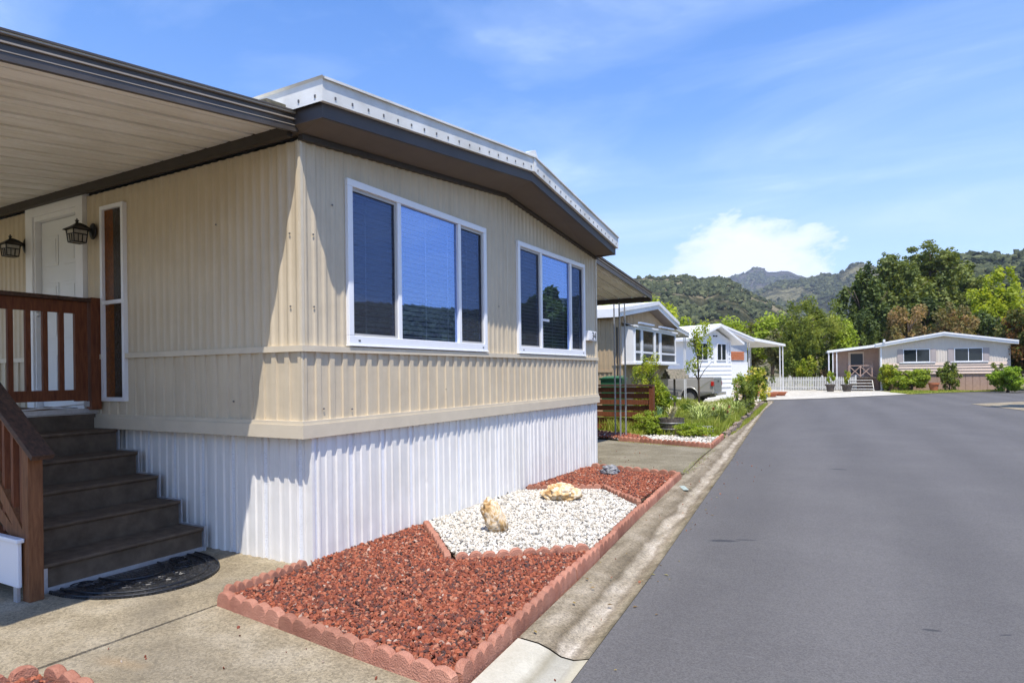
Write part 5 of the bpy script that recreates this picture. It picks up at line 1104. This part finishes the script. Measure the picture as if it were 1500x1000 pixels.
t = thing('shingled_garden_roof', 'small mossy shingled roof on a post, like a bird feeder, before the truck', 'bird feeder', (-.84, 14.0, .10), R(42))
b = MB(); b.box(-.02, .02, -.02, .02, -.1, 1.22); b.build('post', M['bark'], t)
b = MB()
for s_ in (-1, 1):
    for k in range(5):
        for q in range(6):
            y0 = s_ * (.02 + k * .055); y1 = s_ * (.02 + (k + 1) * .055 + .012); z0 = 1.47 - k * .050; z1 = z0 - .062; x0 = -.27 + q * .09 + (k % 2) * .03 + rr.uniform(-.006, .006)
            b.prism([(x0, y0, z0), (x0, y1, z1), (x0, y1, z1 - .012), (x0, y0, z0 - .012)], (.084, 0, 0))
b.build('shingles', M['shingle'], t)
b = MB(); b.box(-.2, .2, -.16, .16, 1.20, 1.225); b.box(-.2, -.18, -.02, .02, 1.225, 1.40); b.box(.18, .2, -.02, .02, 1.225, 1.40); b.prism([(-.19, -.15, 1.31), (-.19, .15, 1.31), (-.19, 0, 1.43)], (.02, 0, 0)); b.prism([(.17, -.15, 1.31), (.17, .15, 1.31), (.17, 0, 1.43)], (.02, 0, 0)); b.build('feeder_tray', M['bark'], t)

def pot(label, x, y, r, h, m, rim=True, name='flower_pot', z=0):
    t = thing(name, label, 'pot', (x, y, z)); b = MB(); b.lathe([(0, .001), (r * .68, .0), (r * .95, h * .82), (r * 1.08, h * .82), (r * 1.1, h), (r * .92, h), (r * .9, h * .9), (0, h * .88)], n=20); b.build('pot_body', m, t, smooth=False)
    s = MB(); s.lathe([(r * .9, h * .9), (0, h * .93)], n=14); s.build('soil', M['soil'], t); return t
pot('bare terracotta pot standing alone on the pale drive', -1.93, 36.3, .24, .62, M['pot'])
pot('wide terracotta bowl at the right end of the pots by the blue-grey home', -1.0, 35.2, .36, .24, M['pot'])
pot('blue-green glazed pot left of the terracotta bowl', -1.05, 32.6, .24, .26, mat('glazed_teal', (.05, .12, .12), .2))
pot('low terracotta bowl behind the wide bowl near the picket fence', -.75, 37.2, .38, .22, M['pot'])
p_ = pot('stone planter on the pale drive in front of the picket fence, left one', 1.55, 45.2, .30, .5, M['barrel'], z=-.01)
leaves('plant', (0, 0, .95), (.3, .3, .5), 600, .06, LM['bright'], np.random.default_rng(3), p_, 'blob', 12, .3)
p_ = pot('low wooden planter in front of the picket fence gatepost, nearer the porch', 2.55, 45.6, .34, .48, M['barrel'], z=-.01)
leaves('plant', (0, 0, 1.0), (.28, .28, .55), 600, .06, LM['yellowgreen'], np.random.default_rng(4), p_, 'blob', 12, .3)
pot('round terracotta urn in the lawn by the dark leggy shrub', 7.55, 46.2, .30, .55, M['pot'])

# stone edging of the neighbour garden: thin flat stones on edge
GSN = 'flat stones edging the neighbour garden along the gutter'
rr = random.Random(4); seg = [(.97, 11.5), (.80, 13.9), (.56, 16.6), (.22, 20.4), (-.05, 23.4), (-.32, 27.0)]
STONE = []
for s_ in range(3):
    bm = bmesh.new(); bmesh.ops.create_cube(bm, size=1); bmesh.ops.subdivide_edges(bm, edges=bm.edges, cuts=3, use_grid_fill=True)
    for v in bm.verts: v.co = v.co + noise.noise_vector(v.co * 2.2 + Vector((s_ * 7, 0, 0))) * .16
    me = bpy.data.meshes.new('edging_stone'); bm.to_mesh(me); bm.free(); me.materials.append(rockmat('brown_stone_%d' % s_, (.09, .06, .045), (.20, .14, .10), (.33, .26, .19), 5)); STONE.append(me)
tot = 0; k = 0
for (a, b_) in zip(seg[:-1], seg[1:]):
    a, b_ = Vector((*a, 0)), Vector((*b_, 0)); Ln = (b_ - a).length; d = 0
    while d < Ln - .2:
        w = rr.uniform(.42, .75); c = a.lerp(b_, min(1, (d + w / 2) / Ln)); o = bpy.data.objects.new('edging_stone', STONE[k % 3]); col.objects.link(o); ang = math.atan2(b_.y - a.y, b_.x - a.x)
        hgt = rr.uniform(.10, .17); o.location = (c.x, c.y, hgt * .42); o.scale = (w, .11, hgt); o.rotation_euler = (rr.uniform(-.15, .15), 0, ang + rr.uniform(-.06, .06)); k += 1; d += w + .01
        tag(o, 'flat brown stone set on edge between the neighbour garden and the gutter', 'edging stone', GSN)
# picket fence
t = thing('picket_fence', 'long low weathered white picket fence in front of the pine', 'fence', (.6, 49.0, 0))
pa, pb = (-7.6, 47.2), (3.05, 47.6); nP = 96
for k in range(nP):
    u = k / (nP - 1); x = pa[0] + (pb[0] - pa[0]) * u - .6; y = pa[1] + (pb[1] - pa[1]) * u - 49.0; s = MB(); h = .98 + .0 * u
    s.prism([(x - .035, y, .05), (x + .035, y, .05), (x + .035, y, h - .05), (x, y, h + .02), (x - .035, y, h - .05)], (0, .02, 0)); s.build('picket', M['picket'], t)
s = MB()
for z in (.25, .75): s.beam((pa[0] - .6, pa[1] - 49 + .045, z), (pb[0] - .6, pb[1] - 49 + .045, z), .04, .07)
s.build('rail', M['picket'], t)
for k in range(6):
    u = k / 5; x = pa[0] + (pb[0] - pa[0]) * u - .6; y = pa[1] + (pb[1] - pa[1]) * u - 49.0; s = MB(); s.box(x - .05, x + .05, y + .07, y + .16, 0, 1.08); s.build('post', M['picket'], t)

# ------------------------------------------------------------------ pickup truck
def pickup(loc, rz):
    t = thing('pickup_truck', 'champagne grey pickup truck parked nose-in, red tail lamp toward the street', 'pickup truck', loc, rz)
    # local: +x rear, y -0.82..0.82; seen side is y=-0.82
    def arch(cx_, r_, n=12): return [(cx_ + r_ * math.cos(math.pi * k / n), .36 + r_ * math.sin(math.pi * k / n)) for k in range(n + 1)]
    WR, WF = -1.05, -4.0
    prof = [(0, .50), (0, 1.15), (-.02, 1.20), (-1.95, 1.20), (-1.95, 1.14), (-3.35, 1.10), (-4.5, 1.02), (-4.78, .92), (-4.85, .45), (-4.45, .36)] + arch(WF, .38)[::-1] + [(WF + .4, .36), (WR - .4, .36)] + arch(WR, .38)[::-1] + [(WR + .4, .36), (-.25, .44)]
    b = MB()
    for s_ in (-1, 1):
        y = s_ * .82; f = [(x, y - s_ * (.05 if z > 1.1 else .0) - s_ * (.03 if z < .6 else 0), z) for x, z in prof]; b.poly(f if s_ < 0 else f[::-1])
    inn_ = [(x, z) for x, z in prof]
    n_ = len(prof)
    L_ = [(x, -.82 + (.05 if z > 1.1 else 0) + (.03 if z < .6 else 0), z) for x, z in prof]; R_ = [(x, -y, z) for x, y, z in L_]
    for i in range(n_):
        j = (i + 1) % n_
        if i in (2,) : continue   # open bed
        b.quad(L_[i], L_[j], R_[j], R_[i])
    bo = b.build('body', M['champ'], t)
    bd = MB(); bd.box(-1.93, -.06, -.70, .70, .70, .72); bd.quad((-1.94, -.72, .7), (-1.94, .72, .7), (-1.94, .72, 1.18), (-1.94, -.72, 1.18)); bd.quad((-1.94, -.72, .7), (-.06, -.72, .7), (-.06, -.72, 1.19), (-1.94, -.72, 1.19)); bd.quad((-1.94, .72, .7), (-.06, .72, .7), (-.06, .72, 1.19), (-1.94, .72, 1.19)); bd.build('bed_liner', M['dark_trim'], t)
    c = MB(); cp = [(-1.98, 1.141), (-2.12, 1.58), (-3.0, 1.60), (-3.62, 1.10)]
    a_ = [(x, -.78 + (.12 if z > 1.3 else 0), z) for x, z in cp]; c_ = [(x, -y, z) for x, y, z in a_]
    c.poly(a_); c.poly(c_[::-1]); c.quad(a_[0], c_[0], c_[1], a_[1]); c.quad(a_[1], c_[1], c_[2], a_[2]); c.quad(a_[2], c_[2], c_[3], a_[3]); c.build('cab', M['champ'], t)
    wl = MB()
    for cx_ in (WR, WF):
        wl.quad((cx_ - .45, -.55, .2), (cx_ + .45, -.55, .2), (cx_ + .45, -.55, .85), (cx_ - .45, -.55, .85)); wl.quad((cx_ - .45, .55, .2), (cx_ + .45, .55, .2), (cx_ + .45, .55, .85), (cx_ - .45, .55, .85))
    wl.box(-4.5, -.2, -.5, .5, .30, .44); wl.build('underbody', M['dark_trim'], t)
    w = MB(); w.quad((-2.10, -.765, 1.17), (-2.2, -.685, 1.52), (-2.95, -.68, 1.53), (-3.40, -.765, 1.17)); w.build('side_window', M['dark_trim'], t)
    w = MB(); w.quad((-1.99, -.6, 1.22), (-1.99, .6, 1.22), (-2.09, .55, 1.53), (-2.09, -.55, 1.53)); w.v = [(x + .03, y, z) for x, y, z in w.v]; w.build('rear_window', M['dark_trim'], t)
    for cx_ in (WR, WF):
        for s_ in (-1, 1):
            y0, y1 = s_ * .58, s_ * .76; g = MB(); g.tube([(cx_, y0, .33), (cx_, y1, .33)], .33, 24); wh = g.build('wheel', M['tyre'], t)
            g = MB(); g.tube([(cx_, y1 - s_ * .01, .33), (cx_, y1 + s_ * .006, .33)], .20, 20); g.tube([(cx_, y1, .33), (cx_, y1 + s_ * .02, .33)], .06, 12); g.build('rim', M['chrome'], wh)
    for cx_ in (WR, WF):
        ar = MB()
        pts = [(cx_ + .40 * math.cos(math.pi * k / 14), -.825, .36 + .40 * math.sin(math.pi * k / 14)) for k in range(15)]; ar.tube(pts, .028, 6); ar.build('wheel_arch_trim', M['champ'], t, smooth=True)
    g = MB(); g.box(-.70, -.05, -.845, -.815, .48, .56); g.box(-3.5, -1.55, -.845, -.815, .48, .56); g.build('rub_strip', M['chrome'], t)
    g = MB(); g.box(-.10, .012, -.835, -.66, .82, 1.02); g.build('tail_lamp', M['tail'], t, bevel=.01)
    g = MB(); g.box(-.10, .012, .66, .835, .82, 1.02); g.build('tail_lamp', M['tail'], t, bevel=.01)
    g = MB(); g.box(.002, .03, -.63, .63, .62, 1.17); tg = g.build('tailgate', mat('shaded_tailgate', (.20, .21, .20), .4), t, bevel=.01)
    g = MB(); g.box(.0305, .035, -.12, .12, .98, 1.06); g.build('handle', M['dark_trim'], tg)
    g = MB(); g.box(.035, .20, -.80, .80, .40, .53); g.build('rear_bumper', M['chrome'], t, bevel=.02)
    return t
pickup((-2.12, 26.15, .02), R(-2))

# ------------------------------------------------------------------ neighbour homes (local frame: corner at the origin, front along +y, outward +x)
def home(name, label, loc, rz, Lw, ridge, zt, zr, zb, zfloor, mats, ext=12, over=.35, zwall0=None, roofz=.22):
    t = thing(name, label, 'mobile home', loc, R(rz)); wall, trim, skirt, roofm = mats
    g_ = lambda y: zt + (zr - zt) * (y / ridge if y < ridge else (Lw - y) / (Lw - ridge))
    w = MB(); corr(w, (0, 0, 0), (0, 1, 0), (1, 0, 0), 0, Lw, zb, g_, LOWER); corr(w, (0, 0, 0), (-1, 0, 0), (0, -1, 0), 0, ext, zb, zt, LOWER)
    corr(w, (0, Lw, 0), (-1, 0, 0), (0, 1, 0), 0, ext, zb, zt, LOWER); w.poly([(-ext, 0, 0), (-ext, Lw, 0), (-ext, Lw, zt), (-ext, ridge, zr), (-ext, 0, zt)]); w.build('wall', wall, t)
    s = MB(); s.quad((-.03, .03, 0), (-.03, Lw - .03, 0), (-.03, Lw - .03, zb), (-.03, .03, zb)); s.quad((-.03, .03, 0), (-ext, .03, 0), (-ext, .03, zb), (-.03, .03, zb)); s.quad((-.03, Lw - .03, 0), (-ext, Lw - .03, 0), (-ext, Lw - .03, zb), (-.03, Lw - .03, zb)); s.build('skirting', skirt, t)
    r = MB(); a, b, c = (over, -over, zt + .02), (over, ridge, zr + .06), (over, Lw + over, zt + .02); e = -ext
    for p, q in ((a, b), (b, c)):
        r.quad((p[0] - .0, p[1], p[2] + roofz), (q[0], q[1], q[2] + roofz), (e, q[1], q[2] + roofz), (e, p[1], p[2] + roofz))
    r.build('roof', roofm, t)
    f = MB()
    for p, q in ((a, b), (b, c)):
        f.prism([(p[0] - .02, p[1], p[2]), (q[0] - .02, q[1], q[2]), (q[0] - .02, q[1], q[2] + roofz * .55), (p[0] - .02, p[1], p[2] + roofz * .55)], (.03, 0, 0)); f.prism([(p[0] + .0, p[1], p[2] + roofz * .56), (q[0], q[1], q[2] + roofz * .56), (q[0], q[1], q[2] + roofz + .01), (p[0], p[1], p[2] + roofz + .01)], (.05, 0, 0))
    for p in (a, c): f.box(e, over - .021, p[1] - .01, p[1] + .01, p[2], p[2] + roofz)
    f.build('fascia', trim, t)
    so_ = MB(); so_.quad((over, -over, zt + .02), (over, ridge, zr + .06), (0, ridge, zr - .0), (0, 0, zt)); so_.quad((over, ridge, zr + .06), (over, Lw + over, zt + .02), (0, Lw, zt), (0, ridge, zr)); so_.quad((over, -over, zt + .02), (e, -over, zt + .02), (e, 0, zt), (0, 0, zt)); so_.quad((over, Lw + over, zt + .02), (e, Lw + over, zt + .02), (e, Lw, zt), (0, Lw, zt)); so_.build('soffit', M['soffit'] if wall is M['tan2'] else trim, t)
    return t
def win(t, y0, y1, z0, z1, x=.03, mull=(0.5,), m=None, fw=.05, shutters=None, name='window', zm=None):
    f = MB(); f.box(x - .03, x + .03, y0, y1, z1 - fw, z1); f.box(x - .03, x + .03, y0, y1, z0, z0 + fw); f.box(x - .03, x + .03, y0, y0 + fw, z0 + fw, z1 - fw); f.box(x - .03, x + .03, y1 - fw, y1, z0 + fw, z1 - fw)
    for u in mull: yy = y0 + (y1 - y0) * u; f.box(x - .025, x + .025, yy - fw / 2, yy + fw / 2, z0 + fw, z1 - fw)
    if zm: f.box(x - .02, x + .02, y0 + fw, y1 - fw, zm - fw / 2, zm + fw / 2)
    fo = f.build(name, m or M['vinyl'], t)
    g = MB(); g.quad((x, y0 + fw, z0 + fw), (x, y1 - fw, z0 + fw), (x, y1 - fw, z1 - fw), (x, y0 + fw, z1 - fw)); g.build('pane', M['winpane'], fo)
    if shutters:
        for a, b in ((y0 - .36, y0 - .03), (y1 + .03, y1 + .36)): s = MB(); s.box(.017, .05, a, b, z0, z1); s.box(.0501, .056, a + .05, b - .05, z0 + .08, z1 - .08); s.build('shutter', shutters, t)
    return fo
M['winpane'] = mat('dark_window_pane', (.022, .028, .030), .06)

# ochre neighbour with an enclosed sunroom front
h2 = home('mobile_home', 'ochre mobile home with white eaves and a sunroom front, next beyond the beige one', (-3.0, 15.04, 0), 0, 6.15, 3.7, 3.14, 3.66, .95, 1.0, (M['tan2'], M['white'], M['tan2'], M['roof']), 12, .34, roofz=.26)
b = MB(); b.box(-.02, .035, -.02, 6.2, 1.70, 1.76); b.box(-10, -.021, -.035, .0, 1.50, 1.56); b.build('belt_moulding', M['tan2'], h2)
sun_ = MB(); x = .42
sun_.box(.0, .5, .78, 5.95, 1.74, 1.80); sun_.build('sunroom_sill', M['white'], h2)
for a, b_ in ((.85, 1.55), (1.62, 3.0), (3.06, 3.62), (3.74, 5.75)):
    za, zb2 = 1.80, 2.92 - (a - .85) * .0
    win(h2, a, b_, za, zb2, x=.40, mull=(), zm=2.14 if b_ - a > .7 or True else None, name='sunroom_window', fw=.065)
for q in ((.0, .395, .80, .84, 1.80, 2.96), (.0, .395, 5.80, 5.84, 1.80, 2.96), (.36, .43, 3.63, 3.73, 1.80, 2.95), (.36, .43, 1.56, 1.61, 1.80, 2.95)): s = MB(); s.box(*q); s.build('sunroom_side' if q[0] == 0 else 'sunroom_post', M['white'], h2)
s = MB(); s.quad((.46, .75, 2.94), (.46, 5.9, 2.94), (0, 5.9, 3.08), (0, .75, 3.08)); s.box(.42, .47, .75, 5.9, 2.925, 2.99); s.build('sunroom_roof', M['white'], h2)
M['shade'] = mat('pale_blue_canvas', (.40, .47, .60), .7)
for a, b_ in ((1.05, 2.5), (3.3, 5.0)): s = MB(); s.beam((.52, a, 3.06), (.52, b_, 3.06), .10, .05); s.build('rolled_shade', M['shade'], h2)
s = MB(); s.box(.017, .05, .28, .36, 1.2, 2.9); s.build('dark_downpipe', M['dark_brown'], h2)
a3, OF, zz = awning('carport_awning', 'small tan awning with white edge at the far end of the ochre home', -2.9, 21.3, 24.2, 3.30, 3.05, 1, -9.0, 'white')
post_set(a3, OF, [(-3.05, 23.9), (-3.05, 24.15), (-5.8, 24.1)], 2.98, M['white'])

# blue-grey neighbour with a white gabled front room
h3 = home('mobile_home', 'blue-grey mobile home with a white gabled front room and clapboards', (-4.1 - 1.41, 29.8 + .51, 0), -20, 8.2, 4.6, 3.25, 3.95, .9, 1, (M['grey_siding'], M['white'], M['white'], M['roof']), 12, .3, roofz=.22)
h3b = MB(); Lb, rb_ = 3.75, 2.15; x0 = 1.5
g_ = lambda y: 3.15 + .60 * (y / rb_ if y < rb_ else (Lb - y) / (Lb - rb_))
h3b.poly([(x0, 0, 0), (x0, Lb, 0), (x0, Lb, 3.15), (x0, rb_, 3.75), (x0, 0, 3.15)]); h3b.quad((x0, 0, 0), (0, 0, 0), (0, 0, 3.15), (x0, 0, 3.15)); h3b.quad((x0, Lb, 0), (0, Lb, 0), (0, Lb, 3.15), (x0, Lb, 3.15)); h3b.build('front_room_wall', M['white'], h3)
s = MB()
for p, q in (((-.45, 3.05), (rb_, 3.87)), ((rb_, 3.87), (Lb + .75, 2.93))):
    s.prism([(x0 + .40, p[0], p[1]), (x0 + .40, q[0], q[1]), (x0 + .40, q[0], q[1] + .13), (x0 + .40, p[0], p[1] + .13)], (-2.2, 0, 0))
s.build('front_room_roof', M['white'], h3)
s = MB()
for k in range(6): z = .62 + k * .23; s.prism([(x0 + .005, -.01, z), (x0 + .04, -.01, z), (x0 + .012, -.01, z + .225), (x0 + .005, -.01, z + .225)], (0, Lb + .02, 0))
s.build('clapboards', M['white'], h3)
for a, b_ in ((.35, 1.40), (2.25, 3.20)): win(h3, a, b_, 2.05, 3.0, x=x0 + .03, mull=(.5,))
for a, b_ in ((1.62, 1.95), (3.38, 3.62)):
    s = MB(); s.box(x0 + .02, x0 + .05, a - .02, a + .02, 1.95, 3.05); s.box(x0 + .02, x0 + .05, b_ - .02, b_ + .02, 1.95, 3.05)
    for z in range(5): s.box(x0 + .02, x0 + .05, a + .02, b_ - .02, 2.02 + z * .22, 2.05 + z * .22)
    s.build('trellis_shutter', M['vinyl'], h3)
for a in (1.95, 2.2): s = MB(); s.box(x0 + .01, x0 + .06, a, a + .1, 3.35, 3.42); s.build('gable_lamp', M['dark_trim'], h3)
s = MB(); s.tube([(-2.2, .9, 3.4), (-2.2, .9, 3.95)], .12, 12); s.tube([(-2.2, .9, 3.951), (-2.2, .9, 4.05)], .19, 12); s.build('roof_vent', M['metal_white'], h3)
s = MB()
for k in range(4): s.box(.02, .06, 6.25, 7.75, 2.16 + k * .13, 2.26 + k * .13)
s.build('orange_slat_panel', M['orange'], h3)
s = MB(); s.box(.02, .04, 4.0, 8.2, .0, 1.95); s.box(.02, .05, 4.0, 8.2, 1.95, 2.02); s.build('lower_panel', M['white'], h3)
c3 = thing('carport', 'white flat carport on slim posts at the far side of the blue-grey home', 'carport', (-4.1 - 1.41, 29.8 + .51, 0), R(-20))
s = MB(); s.prism([(-.0, 8.25, 3.42), (.0, 13.2, 3.10), (.0, 13.2, 3.24), (.0, 8.25, 3.62)], (-8, 0, 0)); s.build('carport_roof', M['white'], c3)
s = MB(); s.prism([(-.1, 8.3, 3.40), (-.1, 13.1, 3.085), (-.1, 13.1, 3.095), (-.1, 8.3, 3.415)], (-7.8, 0, 0)); s.build('carport_ceiling', M['pan'], c3)
for x, y in ((-.1, 13.0), (-.1, 12.6), (-2.4, 13.0), (-4.6, 13.0), (-6.8, 13.0), (-.1, 8.6)): s = MB(); s.box(x - .025, x + .025, y - .025, y + .025, 0, 3.12 if y > 9 else 3.38); s.build('post', M['white'], c3)

# beige-pink home at the bend, facing the camera, with a porch on its left
h4 = home('mobile_home', 'white and pink-beige mobile home facing down the street, with a porch on its left', (4.61, 47.9, .0), -85, 7.35, 3.65, 2.98, 3.62, 1.15, 1, (mat('cream_siding', (.68, .60, .51), .6, .05, 3), M['white'], M['pinkdk'], M['roof']), 14, .35, roofz=.24)
for a, b_ in ((1.34, 2.90), (4.28, 5.85)): win(h4, a, b_, 1.93, 2.82, shutters=M['shutter'], fw=.035)
s = MB()
for k in range(4): z = 1.12 + k * .19; s.prism([(.018, .05, z), (.07, .05, z), (.03, .05, z + .18), (.018, .05, z + .18)], (0, 7.2, 0))
s.build('clapboards', M['pink'], h4)
for y in (1.1, 4.05): s = MB(); s.box(.02, .10, y, y + 2.1, 1.865, 1.925); s.build('window_sill', M['white'], h4)
s = MB()
for k in range(18): s.box(-.03, -.012, .1 + k * .40, .47 + k * .40, 0, 1.12)
s.build('skirting_boards', M['pinkdk'], h4)
s = MB(); s.box(-.02, .06, -.04, .06, .0, 2.98); s.build('corner_post', M['white'], h4)
s = MB(); s.box(.3, .55, .1, .22, 3.34, 3.52); s.build('roof_vent', M['white'], h4)
pc = thing('porch', 'porch with sloping white roof, steps and crossed railing left of the beige-pink home', 'porch', (4.61, 47.9, 0), R(-85))
s = MB(); s.prism([(.1, -.36, 3.02), (.1, -3.35, 2.70), (.1, -3.35, 2.86), (.1, -.36, 3.20)], (-9, 0, 0)); s.build('porch_roof', M['white'], pc)
s = MB(); s.quad((-1.2, -2.95, .0), (-1.2, -.02, .0), (-1.2, -.02, 3.0), (-1.2, -2.95, 2.74)); s.build('porch_wall', M['pinkdk'], pc)
s = MB(); s.box(-1.19, -1.12, -1.95, -.95, .95, 2.75); s.build('door', M['pink'], pc); s = MB(); s.box(-1.118, -1.10, -1.80, -1.02, 1.15, 2.62); s.build('door_screen', M['dark_trim'], pc)
s = MB(); s.box(-1.1, -.2, -2.0, -.3, .85, .95); s.build('porch_deck', M['barrel'], pc)
for k in range(4): s = MB(); s.box(-.1 + k * .26, .18 + k * .26, -1.95, -.55, .70 - k * .2, .74 - k * .2); s.build('step', M['picket'], pc)
for y in (-1.95, -.55): s = MB(); s.prism([(-.12, y, .74), (.95, y, .0), (.75, y, .0), (-.12, y, .55)], (0, .04, 0)); s.build('stair_stringer', M['picket'], pc)
s = MB(); s.box(-.24, -.18, -2.0, -.5, 1.72, 1.78); s.box(-.24, -.18, -2.0, -1.94, .95, 1.72); s.box(-.24, -.18, -.56, -.5, .95, 1.72); s.box(-.24, -.18, -1.28, -1.22, .95, 1.72)
for a, b_ in ((-1.94, -1.25), (-1.25, -.56)): s.beam((-.21, a, 1.0), (-.21, b_, 1.7), .03, .05); s.beam((-.21, a, 1.7), (-.21, b_, 1.0), .03, .05)
s.build('crossed_railing', M['pinkdk'], pc)
for y, x in ((-3.25, .0), (-3.25, -.8), (-3.0, .0), (-2.75, .0)):
    s = MB(); s.box(x - .03, x + .03, y - .03, y + .03, 0, 2.74); s.build('post', M['white'], pc)

# ------------------------------------------------------------------ air
hz = MB(); hz.box(-3900, 3900, -3900, 3900, -1.2, 720)
hm = bpy.data.materials.new('air'); hm.use_nodes = True; t = hm.node_tree; t.nodes.remove(t.nodes['Principled BSDF'])
vol = N(t, 'ShaderNodeVolumePrincipled', i_Density=0.00016, i_Anisotropy=0.2); vol.inputs['Color'].default_value = (.80, .86, 1.0, 1); t.links.new(vol.outputs[0], t.nodes['Material Output'].inputs['Volume'])
tag(hz.build('haze', hm), 'pale blue air between the street and the far hills', 'haze', kind='stuff')
